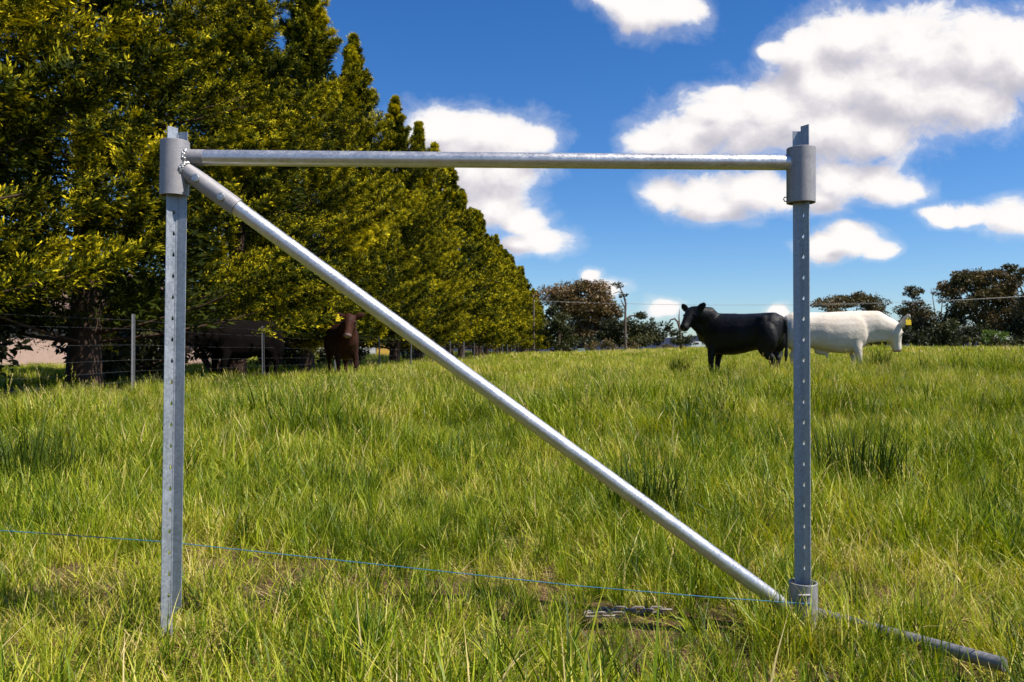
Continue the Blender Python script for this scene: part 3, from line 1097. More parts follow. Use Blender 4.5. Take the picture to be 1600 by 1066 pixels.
for i, (pxb, lobes, lab) in enumerate([
        (1400, [(1395, 520, 22, 16), (1415, 528, 22, 14), (1380, 528, 20, 12)], 'dark scrubby wattle behind the pale bull\'s head'),
        (1470, [(1462, 524, 26, 16), (1490, 528, 24, 14), (1478, 510, 20, 12)], 'dark scrubby wattle below the gum with the upper tuft'),
        (1520, [(1512, 526, 24, 15), (1536, 522, 22, 15)], 'dark scrubby wattle below the largest russet gum'),
        (1590, [(1590, 520, 24, 18), (1612, 526, 24, 16), (1640, 524, 26, 16)], 'dark scrubby wattle beyond the bright green bush'),
        (1285, [(1275, 526, 20, 14), (1300, 524, 22, 14), (1330, 526, 22, 14)], 'dark scrubby wattle hidden behind the pale bull\'s back')]):
    px_tree('wattle_bush', lab, 'bush', pxb, 118 + 1.5 * i, lobes, M['bark'], M['dark_leaf'], 60 + i, leaf=0.38, dens=70, tint_mu=0.3, limbs=False, trunk_r=0.15)
px_tree('shrub', 'bright green rounded bush in front of the dark boundary gums', 'bush', 1557, 100,
        [(1550, 524, 13, 8), (1566, 527, 12, 7), (1556, 520, 9, 5), (1542, 530, 8, 5)], M['bark'], M['light_leaf'], 70, leaf=0.3, dens=80, limbs=False, trunk_r=0.1)

for i, (pxb, dpt, lobes, lab) in enumerate([
        (890, 120, [(880, 536, 16, 10), (905, 538, 16, 9), (925, 536, 14, 10)], 'dark low wattle beneath the rounded brown-green gum'),
        (1340, 121, [(1325, 536, 18, 8), (1350, 534, 18, 9), (1375, 536, 18, 8)], 'dark low wattle beneath the round-headed gum'),
        (1440, 119, [(1425, 534, 20, 10), (1455, 535, 18, 9), (1482, 534, 18, 10)], 'dark low wattle left of the largest russet gum\'s trunk'),
        (1555, 117, [(1530, 534, 18, 10), (1560, 533, 20, 10), (1585, 534, 18, 10), (1615, 533, 18, 10)], 'dark low wattle directly behind the bright green bush')]):
    px_tree('wattle_bush', lab, 'bush', pxb, dpt, lobes, M['bark'], M['dark_leaf'], 160 + i, leaf=0.45, dens=60, tint_mu=0.4, limbs=False, trunk_r=0.15)

# trees behind the shelter belt, beyond the house
for i, (pxb, dpt, lobes) in enumerate([(-120, 60, [(-120, 480, 90, 60), (-40, 500, 60, 40)]), (250, 70, [(250, 500, 70, 40), (310, 505, 60, 36), (190, 505, 50, 34)]), (520, 90, [(520, 515, 50, 26), (570, 518, 40, 22)])]):
    px_tree('garden_tree', ['leafy garden tree behind the pink brick house', 'leafy garden tree between the brick house and the pale shed', 'leafy garden tree beside the pale shed'][i], 'tree', pxb, dpt, lobes,
            M['bark'], M['dark_leaf'], 80 + i, leaf=0.5, dens=26, tint_mu=0.5)

SH = [(10.9, -2.2, 2.0, 'dark shrub against the pinkish brick wall'), (9.6, -2.4, 1.6, 'low dark shrub by the near end of the brick house'), (11.2, -1.2, 1.5, 'low dark shrub at the foot of the first trunk, by the bare fence wires'), (13.4, -1.6, 2.0, 'leafy dark shrub in front of the brick house window'),
      (17.8, -1.0, 1.8, 'dark shrub between the near cypress trunks behind the slim fence post'), (20.3, -1.8, 2.1, 'dark shrub behind the shaded black cow'),
      (24.6, -1.6, 1.7, 'dark shrub beside the thick bare cypress trunk'), (31.5, -1.8, 1.8, 'dark shrub behind the brown cow'),
      (38.0, -1.5, 1.6, 'dark shrub at the foot of the cypress past the brown cow'), (52.0, -1.6, 2.0, 'dark shrub closing the gap under the far cypresses')]
for i, (y, dx, hh, lab) in enumerate(SH):
    x = ROWX0 + ROWS * y + dx
    r_ = random.Random(900 + i)
    cl = [(r_.uniform(-1, 1) * 1.1, r_.uniform(-1, 1) * 1.1, hh * r_.uniform(.3, .75), hh * r_.uniform(.35, .5), hh * .45, hh * r_.uniform(.3, .4)) for _ in range(7)]
    pths = [([(0, 0, -.1), (c[0] * .5, c[1] * .5, c[2] * .6), (c[0], c[1], c[2])], [.06, .04, .015]) for c in cl]
    tm, cm = clump_tree(900 + i, cl, pths, leaf=0.16, dens=110, tint_mu=0.4)
    tree_obj('shrub', lab, 'bush', (x, y, gz(x, y)), 0, tm, cm, M['bark'], M['dark_leaf'], group='shrubs under the cypress row')

# ------------------------------------------------------------------ fence along the row
fence = thing('wire_fence', 'long wire stock fence on slim steel posts along the golden cypress row', 'fence', (FENX0 + ROWS * 12.9, 12.9, 0))
bm = bmesh.new()
for k in range(3):
    a = R(90 + 120 * k)
    d = Vector((math.cos(a), math.sin(a), 0))
    n_ = Vector((-d.y, d.x, 0))
    vs = []
    for z in (-0.3, 1.37):
        for (s, w) in ((0, 0.003), (0.032, 0.0025)):
            vs.append(bm.verts.new(d * s + n_ * w + Vector((0, 0, z))))
            vs.append(bm.verts.new(d * s - n_ * w + Vector((0, 0, z))))
    for q_ in ((0, 2, 6, 4), (1, 5, 7, 3), (2, 3, 7, 6), (4, 6, 7, 5), (0, 1, 3, 2)):
        bm.faces.new([vs[i] for i in q_])
post_me = bm_mesh('post', bm, smooth=False)
post_me.materials.append(M['fence_steel'])
fposts = []
for k in range(-2, 26):
    y = 12.9 + 5.42 * k
    x = FENX0 + ROWS * y
    z = gz(x, y)
    fposts.append(Vector((x, y, z)))
    o = bpy.data.objects.new('post', post_me)
    link(o, fence)
    o.location = Vector((x, y, z + ry.uniform(-0.04, 0.02))) - fence.location
    o.rotation_euler = (R(ry.uniform(-1.5, 1.5)), R(ry.uniform(-1.5, 1.5)), ry.uniform(0, 2))
for hz in (0.14, 0.28, 0.44, 0.62, 0.86, 1.12, 1.26):
    bm = bmesh.new()
    pth = []
    for a, b in zip(fposts[:-1], fposts[1:]):
        for s in (0, 0.5):
            p = a.lerp(b, s)
            pth.append(p + Vector((0.035, 0, hz - (0.012 if s else 0))) - fence.location)
    tube(bm, pth, 0.0015, 5)
    obj('wire', bm_mesh('wire', bm), M['fence_wire'], fence)

# ------------------------------------------------------------------ buildings behind the row
def house(name, label, loc, rz, size, wall_m, roof_m, windows, door=None):
    h = thing(name, label, 'building', loc, rz)
    L, W, Hh = size
    bm = bmesh.new()
    box(bm, (-L / 2, -W / 2, -0.3), (L / 2, W / 2, Hh))
    obj('wall', bm_mesh('wall', bm, False), wall_m, h)
    bm = bmesh.new()
    e = 0.5
    vs = [bm.verts.new(p) for p in ((-L / 2 - e, -W / 2 - e, Hh), (L / 2 + e, -W / 2 - e, Hh), (L / 2 + e, W / 2 + e, Hh), (-L / 2 - e, W / 2 + e, Hh), (-L / 2 + W * .4, 0, Hh + W * .28), (L / 2 - W * .4, 0, Hh + W * .28),
                                    (-L / 2 - e, -W / 2 - e, Hh - .15), (L / 2 + e, -W / 2 - e, Hh - .15), (L / 2 + e, W / 2 + e, Hh - .15), (-L / 2 - e, W / 2 + e, Hh - .15))]
    for q_ in ((0, 1, 5, 4), (1, 2, 5), (2, 3, 4, 5), (3, 0, 4), (6, 9, 8, 7), (0, 6, 7, 1), (1, 7, 8, 2), (2, 8, 9, 3), (3, 9, 6, 0)):
        bm.faces.new([vs[i] for i in q_])
    obj('roof', bm_mesh('roof', bm, False), roof_m, h)
    for (wx, ww, z0, z1, face) in windows:
        yb = -W / 2
        bm = bmesh.new()
        for (a0, a1, c0, c1) in ((wx - ww / 2 - .06, wx + ww / 2 + .06, z1, z1 + .06), (wx - ww / 2 - .06, wx + ww / 2 + .06, z0 - .06, z0), (wx - ww / 2 - .06, wx - ww / 2, z0, z1), (wx + ww / 2, wx + ww / 2 + .06, z0, z1)):
            box(bm, (a0, yb - .05, c0), (a1, yb - .002, c1))
        w_ = obj('window', bm_mesh('window', bm, False), M['white_paint'], h)
        bm = bmesh.new()
        box(bm, (wx - ww / 2 + .003, yb - .02, z0 + .003), (wx + ww / 2 - .003, yb - .004, z1 - .003))
        obj('pane', bm_mesh('pane', bm, False), M['glass'], w_)
    if door:
        wx, ww, z1, dm = door
        bm = bmesh.new()
        box(bm, (wx - ww / 2, -W / 2 - .06, 0), (wx + ww / 2, -W / 2 - .003, z1))
        obj('door', bm_mesh('door', bm, False), dm, h)
    return h


house('brick_house', 'low pinkish brick house glimpsed through the near cypress boughs', (-21.5, 33, gz(-21.5, 33)), R(28), (17, 7, 2.3), M['pink_wall'], M['roof'],
      [(6, 1.2, 0.9, 2.0, 0)])
house('pale_shed', 'pale grey shed with ochre doors seen under the cypress row', (-14.6, 78, gz(-14, 78)), R(14), (13, 6, 2.5), M['pale_wall'], M['roof'],
      [(-4, 1.2, 1.0, 1.9, 0)], (2.2, 2.2, 2.2, M['ochre']))

# ------------------------------------------------------------------ power line
pl = thing('power_line', 'two-wire rural power line running past the far gums', 'power line', at(838, 560, 115))
pl.location.z = gz(pl.location.x, 115)
PL, PR = at(834, 471, 115), at(1680, 459, 115)
for (p, n_) in ((PL, 0), (PR, 1)):
    bm = bmesh.new()
    g0 = gz(p.x, p.y)
    tube(bm, [Vector((p.x, p.y, g0 - 0.5)), Vector((p.x, p.y, p.z + 0.3))], [0.16, 0.11], 10)
    po = obj('pole', bm_mesh('pole', bm), M['wood_pole'], pl)
    po.matrix_parent_inverse = Matrix.Translation(-pl.location)
    bm = bmesh.new()
    box(bm, (p.x - 0.06, p.y - 0.9, p.z - 0.06), (p.x + 0.06, p.y + 0.9, p.z + 0.06))
    ca = obj('crossarm', bm_mesh('crossarm', bm, False), M['wood_pole'], po)
for dy_, sag in ((-0.7, 1.25), (0.7, 1.05)):
    bm = bmesh.new()
    pth = []
    for i in range(41):
        s = i / 40
        p = PL.lerp(PR, s)
        pth.append(Vector((p.x, p.y + dy_, p.z + 0.12 - sag * 4 * s * (1 - s))))
    tube(bm, pth, 0.014, 5)
    w_ = obj('wire', bm_mesh('wire', bm), M['power_wire'], pl)
    w_.matrix_parent_inverse = Matrix.Translation(-pl.location)

# ------------------------------------------------------------------ white utility vehicle and pale box
vx, vy = (1098 - 800) / F * 150, 150.0
ute = thing('utility_vehicle', 'small white utility vehicle parked beyond the far grass, nose to the pale bull', 'vehicle', (vx, vy, 0.55), 0)
bm = bmesh.new()
prof = [(-2.4, 0.35), (-2.4, 1.55), (-2.3, 1.75), (0.45, 1.75), (1.15, 1.15), (2.25, 1.0), (2.4, 0.8), (2.4, 0.35)]
for side in (-0.85, 0.85):
    pass
l_ = [bm.verts.new((x, -0.85, z)) for x, z in prof]
r__ = [bm.verts.new((x, 0.85, z)) for x, z in prof]
bm.faces.new(l_)
bm.faces.new(r__[::-1])
for i in range(len(prof)):
    j = (i + 1) % len(prof)
    bm.faces.new((l_[i], l_[j], r__[j], r__[i]))
bmesh.ops.bevel(bm, geom=bm.edges[:], offset=0.06, segments=2, affect='EDGES')
obj('body', bm_mesh('body', bm, False), M['white_paint'], ute)
for (x0, x1) in ((-1.75, -0.95), (-0.35, -0.1), (0.0, 0.5)):
    bm = bmesh.new()
    box(bm, (x0, -0.862, 1.2), (x1, -0.84, 1.55))
    obj('window', bm_mesh('window', bm, False), M['glass'], ute)
for x in (-1.5, 1.5):
    for y in (-0.82, 0.82):
        bm = bmesh.new()
        tube(bm, [Vector((x, y - 0.1, 0.34)), Vector((x, y + 0.1, 0.34))], 0.34, 18)
        wh = obj('wheel', bm_mesh('wheel', bm), M['rubber'], ute)
        bm = bmesh.new()
        tube(bm, [Vector((x, y - 0.112, 0.34)), Vector((x, y + 0.112, 0.34))], 0.2, 14)
        obj('rim', bm_mesh('rim', bm), M['fence_steel'], wh)
ute.location.z = gz(vx, vy) + 0.0

bxp = at(908, 553, 105)
bt = thing('water_trough', 'pale square concrete trough at the foot of the dark pine', 'trough', (bxp.x, 105, gz(bxp.x, 105)))
bm = bmesh.new()
box(bm, (-0.45, -0.4, -0.1), (0.45, 0.4, 0.75))
bmesh.ops.bevel(bm, geom=bm.edges[:], offset=0.03, segments=2, affect='EDGES')
obj('tank', bm_mesh('tank', bm, False), M['box_paint'], bt)
bm = bmesh.new()
box(bm, (-0.5, -0.45, 0.752), (0.5, 0.45, 0.82))
obj('lid', bm_mesh('lid', bm, False), M['box_paint'], bt)


# ------------------------------------------------------------------ cattle
def ellipsoid(bm, c, axes, n=10):
    mtx = Matrix.Translation(c) @ axes
    bmesh.ops.create_icosphere(bm, subdivisions=3, radius=1.0, matrix=mtx)


def loft_torso(bm, rings, seg=20):
    rs = []
    for (x, zc, hz, hy, e) in rings:
        ring = []
        for i in range(seg):
            a = 2 * math.pi * i / seg
            cy, sz_ = math.cos(a), math.sin(a)
            ww = hy * (1 - 0.18 * max(0, sz_) ** 2)
            ring.append(bm.verts.new((x, ww * math.copysign(abs(cy) ** e, cy), zc + hz * math.copysign(abs(sz_) ** e, sz_))))
        rs.append(ring)
    for a, b in zip(rs[:-1], rs[1:]):
        for i in range(seg):
            bm.faces.new((a[i], a[(i + 1) % seg], b[(i + 1) % seg], b[i]))
    bm.faces.new(rs[0][::-1])
    bm.faces.new(rs[-1])


def cow_mesh(poll, muzzle, deep=1.0, crest=0.0, leg_shift=(0, 0, 0, 0), bull=False, tail_y=0.0, ear_up=0.25, brisket=1.0, throat=1.0):
    bm = bmesh.new()
    d = deep
    loft_torso(bm, [(-.83, .98, .10, .09, .9), (-.79, .95, .22, .19, .85), (-.68, .93, .31, .255, .82), (-.50, .905, .335, .275, .82), (-.30, .895, .325 * d, .275, .85), (-.12, .87, .35 * d, .300, .86),
                    (.08, .855, .37 * d, .295, .88), (.28, .855, .375 * d, .285, .9), (.44, .87, .37 * d, .255, .92), (.57, .885, .33 * brisket, .215, .95), (.63, .89, .24 * brisket, .15, 1), (.67, .89, .13, .08, 1)])
    # withers, hooks, flank and shoulder shaping
    ellipsoid(bm, (.36, 0, 1.13), Matrix.Diagonal((.22, .10, .125, 1)))
    tube(bm, [(-.78, 0, 1.15), (-.50, 0, 1.205), (-.1, 0, 1.20), (.3, 0, 1.215)], [.04, .035, .035, .04], 8)
    for s in (-1, 1):
        ellipsoid(bm, (-.52, s * .15, 1.10), Matrix.Diagonal((.14, .10, .10, 1)))
        ellipsoid(bm, (.40, s * .14, .88), Matrix.Rotation(R(-20), 4, 'Y') @ Matrix.Diagonal((.22, .105, .30, 1)))
        ellipsoid(bm, (-.66, s * .13, 1.06), Matrix.Diagonal((.12, .07, .07, 1)))
        ellipsoid(bm, (-.60, s * .20, .82), Matrix.Rotation(R(14), 4, 'Y') @ Matrix.Diagonal((.20, .115, .30, 1)))
    if bull:
        ellipsoid(bm, (-.15, 0, .50), Matrix.Diagonal((.14, .06, .07, 1)))
        tube(bm, [(-.10, 0, .50), (-.06, 0, .43), (-.04, 0, .36)], [.05, .03, .018], 8)
    poll, muzzle = Vector(poll), Vector(muzzle)
    hd = (muzzle - poll).normalized()
    # neck
    base = Vector((.46, 0, .95))
    mid = base.lerp(poll, .55) + Vector((0, 0, .02 + crest))
    neck_end = poll + hd * .12
    tube(bm, [(.40, 0, .92), base + Vector((.08, 0, .0)), mid, neck_end], [(.20, .33), (.185, .315), (.165, .26), (.125, .17)], 16)
    tube(bm, [(.54, 0, .74), base.lerp(poll, .5) + Vector((.06, 0, -.20 * throat)), poll + hd * .16 + Vector((0, 0, -.10))], [.11 * throat, .10 * throat, .075], 10)
    # head
    side = Vector((0, 0, 1)).cross(hd)
    if side.length < 0.1:
        side = Vector((0, 1, 0))
    side.normalize()
    up = hd.cross(side)
    if up.z < 0 and abs(hd.z) < 0.9:
        up = -up
    L = (muzzle - poll).length

    def hring(s, w, h, dz=0.0):
        return (poll + hd * (L * s) + up * dz, w * 1.14, h * 1.20)
    rings = [hring(-.06, .055, .05, -.01), hring(0.02, .098, .085, -.015), hring(.16, .118, .112, -.03), hring(.30, .122, .122, -.04), hring(.48, .100, .112, -.04), hring(.66, .080, .090, -.032),
             hring(.82, .076, .074, -.03), hring(.93, .080, .070, -.032), hring(1.0, .058, .05, -.032)]
    prev = None
    for (c, w, h) in rings:
        ring = [bm.verts.new(c + side * (w * math.cos(2 * math.pi * i / 16)) + up * (h * math.sin(2 * math.pi * i / 16))) for i in range(16)]
        if prev:
            for i in range(16):
                bm.faces.new((prev[i], prev[(i + 1) % 16], ring[(i + 1) % 16], ring[i]))
        else:
            bm.faces.new(ring[::-1])
        prev = ring
    bm.faces.new(prev)
    ears = []
    for s in (-1, 1):
        o_ = poll + hd * (L * .10) + side * (s * .10) - up * .0
        tip = o_ + side * (s * .20) + Vector((0, 0, ear_up * .20)) - hd * .03
        dd = (tip - o_)
        rot = dd.to_track_quat('X', 'Z').to_matrix().to_4x4()
        ellipsoid(bm, o_.lerp(tip, .5), rot @ Matrix.Diagonal((dd.length * .58, .030, .078, 1)))
        ears.append((o_, tip))
        ellipsoid(bm, poll + hd * (L * .33) + side * (s * .128) + up * .012, Matrix.Diagonal((.028, .028, .026, 1)))
    # legs
    for i, s in enumerate((-1, 1)):
        q_ = leg_shift[i]
        tube(bm, [(.44, s * .13, .84), (.43 + q_ * .2, s * .165, .60), (.46 + q_ * .5, s * .18, .44), (.47 + q_ * .7, s * .17, .33), (.465 + q_ * .8, s * .17, .22), (.465 + q_ * .9, s * .17, .11), (.485 + q_, s * .17, .06), (.50 + q_, s * .17, .0)],
             [(.10, .13), (.075, .10), (.058, .065), (.052, .056), (.040, .043), (.046, .05), (.05, .055), (.056, .065)], 12)
        q_ = leg_shift[2 + i]
        tube(bm, [(-.60, s * .18, .84), (-.52 + q_ * .2, s * .20, .64), (-.58 + q_ * .4, s * .185, .52), (-.68 + q_ * .6, s * .175, .41), (-.67 + q_ * .7, s * .17, .30), (-.655 + q_ * .85, s * .17, .20), (-.645 + q_ * .95, s * .17, .11), (-.62 + q_, s * .17, .06), (-.60 + q_, s * .17, .0)],
             [(.12, .19), (.10, .135), (.075, .10), (.05, .068), (.042, .050), (.041, .045), (.047, .052), (.05, .056), (.056, .066)], 12)
    # tail
    tube(bm, [(-.78, 0, 1.14), (-.86, tail_y * .2, 1.10), (-.885, tail_y * .5, .95), (-.88, tail_y * .8, .70), (-.87, tail_y, .50), (-.86, tail_y, .36)], [.045, .034, .026, .024, .040, .02], 8)
    me = bpy.data.meshes.new('body')
    bmesh.ops.recalc_face_normals(bm, faces=bm.faces)
    bm.to_mesh(me)
    bm.free()
    tmp = bpy.data.objects.new('body_build', me)
    COL.objects.link(tmp)
    md = tmp.modifiers.new('remesh', 'REMESH')
    md.mode = 'VOXEL'
    md.voxel_size = 0.017
    ms = tmp.modifiers.new('smooth', 'SMOOTH')
    ms.factor = 0.5
    ms.iterations = 13
    dg = bpy.context.evaluated_depsgraph_get()
    dg.update()
    new = bpy.data.meshes.new_from_object(tmp.evaluated_get(dg))
    bpy.data.objects.remove(tmp)
    new.name = 'body'
    for p in new.polygons:
        p.use_smooth = True
    return new, ears, (poll, muzzle, hd, side, up, L)


def hide_mat(name, c1, c2, muzzle_c, rough=0.45, sheen=0.2, dirt=None, spec_=0.22, bump_d=0.014):
    m, t, out = material(name)
    tcn = t.node('ShaderNodeTexCoord')
    o = tcn.outputs['Object']
    nz = t.noise(o, 2.6, 6, 0.65)
    hair = t.noise(t.vmath('MULTIPLY', o, (0.35, 1, 1)), 60.0, 3, 0.7)
    col = t.mix(t.maprange(nz, 0.35, 0.68), c1, c2)
    if dirt:
        sp_ = t.node('ShaderNodeSeparateXYZ')
        t.l.new(o, sp_.inputs[0])
        low = t.math('MULTIPLY', t.maprange(sp_.outputs[2], 0.62, 0.25), t.maprange(nz, 0.42, 0.6))
        col = t.mix(t.math('MULTIPLY', low, 0.6), col, dirt)
    sc = t.node('ShaderNodeVectorMath', operation='SCALE')
    t.l.new(col, sc.inputs[0])
    t.l.new(t.maprange(hair, 0.25, 0.75, 0.8, 1.2), sc.inputs[3])
    a = t.node('ShaderNodeAttribute', attribute_name='muzzle')
    colf = t.mix(a.outputs['Fac'], sc.outputs[0], muzzle_c)
    p = principled(t, out, colf, rough, 0, spec_, bump(t, t.math('ADD', hair, t.math('MULTIPLY', t.noise(o, 7.0, 4, 0.6), 3.0)), 0.55, bump_d))
    p.inputs['Sheen Weight'].default_value = sheen
    p.inputs['Sheen Roughness'].default_value = 0.4
    return m


M['hide_black'] = hide_mat('black_hide', (0.004, 0.004, 0.0045), (0.008, 0.007, 0.006), (0.012, 0.011, 0.012), 0.48, 0.0, spec_=0.22)
M['hide_white'] = hide_mat('cream_hide', (0.62, 0.52, 0.41), (0.72, 0.64, 0.54), (0.40, 0.24, 0.20), 0.75, 0.1, dirt=(0.36, 0.23, 0.13), bump_d=0.006)
M['hide_brown'] = hide_mat('brown_hide', (0.022, 0.007, 0.004), (0.055, 0.018, 0.009), (0.30, 0.19, 0.17), 0.6, 0.0, spec_=0.12)
M['hide_black2'] = hide_mat('black_hide_pale_muzzle', (0.004, 0.0035, 0.0035), (0.008, 0.006, 0.005), (0.36, 0.24, 0.20), 0.9, 0.0, spec_=0.02)
M['eye'] = plain('eye', (0.01, 0.008, 0.006), 0.08, 0, 0.1, 5, 0.8)


def cow(name, label, px, depth, heading, scale, mat, tags=(), muz=0.88, tag_face=(1, 0, 0), **kw):
    x = (px - 800) / F * depth
    z = gz(x, depth)
    root = thing(name, label, 'cattle', (x, depth, z), R(heading))
    root.scale = (scale,) * 3
    me, ears, (poll, muzzle, hd, side, up, L) = cow_mesh(**kw)
    n = len(me.vertices)
    co = np.empty(n * 3, np.float32)
    me.vertices.foreach_get('co', co)
    co = co.reshape(-1, 3)
    rel = co - np.array(poll)
    along = rel @ np.array(hd) / L
    off_ = np.linalg.norm(rel - np.outer(along * L, np.array(hd)), axis=1)
    w = sstep(along, muz, muz + 0.06) * (off_ < 0.14)
    at_ = me.attributes.new('muzzle', 'FLOAT', 'POINT')
    at_.data.foreach_set('value', w.astype(np.float32))
    obj('body', me, mat, root)
    for s in (-1, 1):
        bm = bmesh.new()
        c = poll + hd * (L * .33) + side * (s * .145) + up * .014
        bmesh.ops.create_icosphere(bm, subdivisions=2, radius=.02, matrix=Matrix.Translation(c))
        obj('eye', bm_mesh('eye', bm), M['eye'], root)
        bm = bmesh.new()
        c = poll + hd * (L * 0.985) + side * (s * .04) + up * (-.005)
        bmesh.ops.create_icosphere(bm, subdivisions=2, radius=.014, matrix=Matrix.Translation(c))
        obj('nostril', bm_mesh('nostril', bm), M['eye'], root)
    for e in tags:
        o_, tip = ears[e]
        c = o_.lerp(tip, .72)
        bm = bmesh.new()
        # ear tag: a neck and a square flap, a few millimetres thick, hung square to the ear
        ee = (tip - o_).normalized()
        fwd = Vector(tag_face).normalized()
        dn = Vector((0, 0, -1))
        dn = (dn - fwd * dn.dot(fwd)).normalized()
        rt_ = fwd.cross(dn)
        c = c + fwd * .045
        pr = [(a * 1.35, b * 1.25) for a, b in [(-.012, -.02), (.012, -.02), (.014, .015), (.036, .03), (.036, .10), (-.036, .10), (-.036, .03), (-.014, .015)]]
        fa = [bm.verts.new(c + rt_ * a + dn * b + fwd * .003) for a, b in pr]
        fb_ = [bm.verts.new(c + rt_ * a + dn * b - fwd * .003) for a, b in pr]
        bm.faces.new(fa)
        bm.faces.new(fb_[::-1])
        for i in range(8):
            j = (i + 1) % 8
            bm.faces.new((fa[i], fa[j], fb_[j], fb_[i]))
        obj('ear_tag', bm_mesh('ear_tag', bm, False), M['tag_yellow'], root)
    return root


cow('steer', 'glossy black steer standing side-on with its head turned towards the brace frame', 1154, 14.4, 140, 1.0, M['hide_black'],
    poll=(.74, .28, 1.33), muzzle=(.83, .57, .96), leg_shift=(.03, -.02, .04, -.03), ear_up=0.5, muz=1.2)
cow('bull', 'cream white bull grazing with head lowered, yellow tag in its ear', 1297, 14.9, -13, 1.0, M['hide_white'], tags=(0,),
    poll=(1.12, .04, 1.00), muzzle=(1.20, .12, .50), crest=.0, deep=1.04, leg_shift=(.02, -.06, -.02, .05), bull=True, throat=1.0, ear_up=0.9, tag_face=(.25, -1, .1))
cow('cow', 'black cow deep in the shade under the cypress row, head low', 378, 18.6, 232, 1.22, M['hide_black2'],
    poll=(1.06, .06, 1.02), muzzle=(1.30, .30, .66), deep=1.06, leg_shift=(0, .05, -.03, .03))
cow('cow', 'reddish brown cow facing the open field under the cypresses, yellow ear tag', 536, 20.8, -68, 1.22, M['hide_brown'], tags=(0,),
    poll=(.88, -.02, 1.36), muzzle=(1.10, -.12, .94), deep=1.08, leg_shift=(.0, .03, 0, .03))

# ------------------------------------------------------------------ grass
def blade_arrays(n, rad_, lmin, lmax, w, lean, curl, seed, tint_mu, tint_sd, up=1.0, seg=4, outw=0.6, straw=0.0, wind=0.0):
    r = np.random.default_rng(seed)
    a = r.uniform(0, 2 * np.pi, n)
    q_ = rad_ * np.sqrt(r.random(n))
    bx_, by_ = q_ * np.cos(a), q_ * np.sin(a)
    az = np.where(r.random(n) < outw, a + r.normal(0, 0.6, n), r.uniform(0, 2 * np.pi, n))
    L = r.uniform(lmin, lmax, n) * np.where(r.random(n) < .25, .6, 1)
    phi = np.abs(r.normal(lean, lean * 0.5, n))
    cu = np.abs(r.normal(curl, curl * 0.6, n))
    tint = np.clip(r.normal(tint_mu, tint_sd, n), 0, 0.86)
    st = r.random(n) < straw
    tint = np.where(st, r.uniform(0.88, 1.0, n), tint)
    V = np.empty((n, seg + 1, 2, 3), np.float32)
    p = np.stack([bx_, by_, np.full(n, -0.01)], 1)
    tw = r.uniform(-1.2, 1.2, n)
    h = np.stack([np.cos(az), np.sin(az), np.zeros(n)], 1)
    ww = w * r.uniform(0.6, 1.35, n)
    for s in range(seg + 1):
        t_ = s / seg
        ang = np.minimum(phi + cu * t_ ** 1.3, 2.3)
        d = h * np.sin(ang)[:, None] + np.array([0, 0, 1.0]) * np.cos(ang)[:, None]
        sa = az + np.pi / 2 + tw * t_
        side = np.stack([np.cos(sa), np.sin(sa), np.zeros(n)], 1)
        wid = ww * (1 - t_ ** 2.2) * (0.75 + 0.5 * min(t_ * 3, 1)) * 0.5 + 0.0002
        V[:, s, 0] = p + side * wid[:, None]
        V[:, s, 1] = p - side * wid[:, None]
        p = p + d * (L / seg)[:, None]
        p[:, 2] = np.maximum(p[:, 2], 0.004)
    base = np.arange(n)[:, None] * (2 * (seg + 1)) + np.arange(seg)[None] * 2
    Q = np.stack([base, base + 1, base + 3, base + 2], -1).reshape(-1, 4)
    return V.reshape(-1, 3), Q, np.repeat(tint, 2 * (seg + 1))


def merge(parts):
    vs, qs, ts = [], [], []
    o_ = 0
    for v, q_, t_ in parts:
        vs.append(v); qs.append(q_ + o_); ts.append(t_)
        o_ += len(v)
    return np.concatenate(vs), np.concatenate(qs), np.concatenate(ts)


def seed_stalk(n, rad_, h, seed, tint=0.9):
    r = np.random.default_rng(seed)
    v, q_, t_ = blade_arrays(n, rad_, h * .8, h * 1.15, 0.0022, 0.12, 0.35, seed, 0.7, 0.05, seg=4)
    tip = v.reshape(n, 5, 2, 3)[:, -1].mean(1)
    pr = v.reshape(n, 5, 2, 3)[:, -2].mean(1)
    d = unit(tip - pr)
    m_ = 12
    P_ = np.repeat(tip, m_, 0) - np.repeat(d, m_, 0) * (np.tile(np.linspace(0, 0.07, m_), n))[:, None]
    D_ = unit(np.repeat(d, m_, 0) + r.normal(0, 0.35, (n * m_, 3)))
    S_ = unit(np.cross(D_, r.normal(size=(n * m_, 3))))
    lv, lq, lt_ = leaf_quads(P_, D_, S_, np.full(n * m_, 0.016), np.full(n * m_, 0.005), np.clip(r.normal(tint, 0.05, n * m_), 0, 1))
    return merge([(v, q_, t_), (lv, lq, lt_)])


protos = bpy.data.collections.new('grass_tufts')
PROTO = []


def proto(parts):
    v, q_, t_ = parts
    me = np_mesh('grass_tuft', v, q_, {'tint': t_})
    me.materials.append(M['grass'])
    o = bpy.data.objects.new('tuft_%03d' % len(PROTO), me)
    protos.objects.link(o)
    PROTO.append(o)
    return len(PROTO) - 1


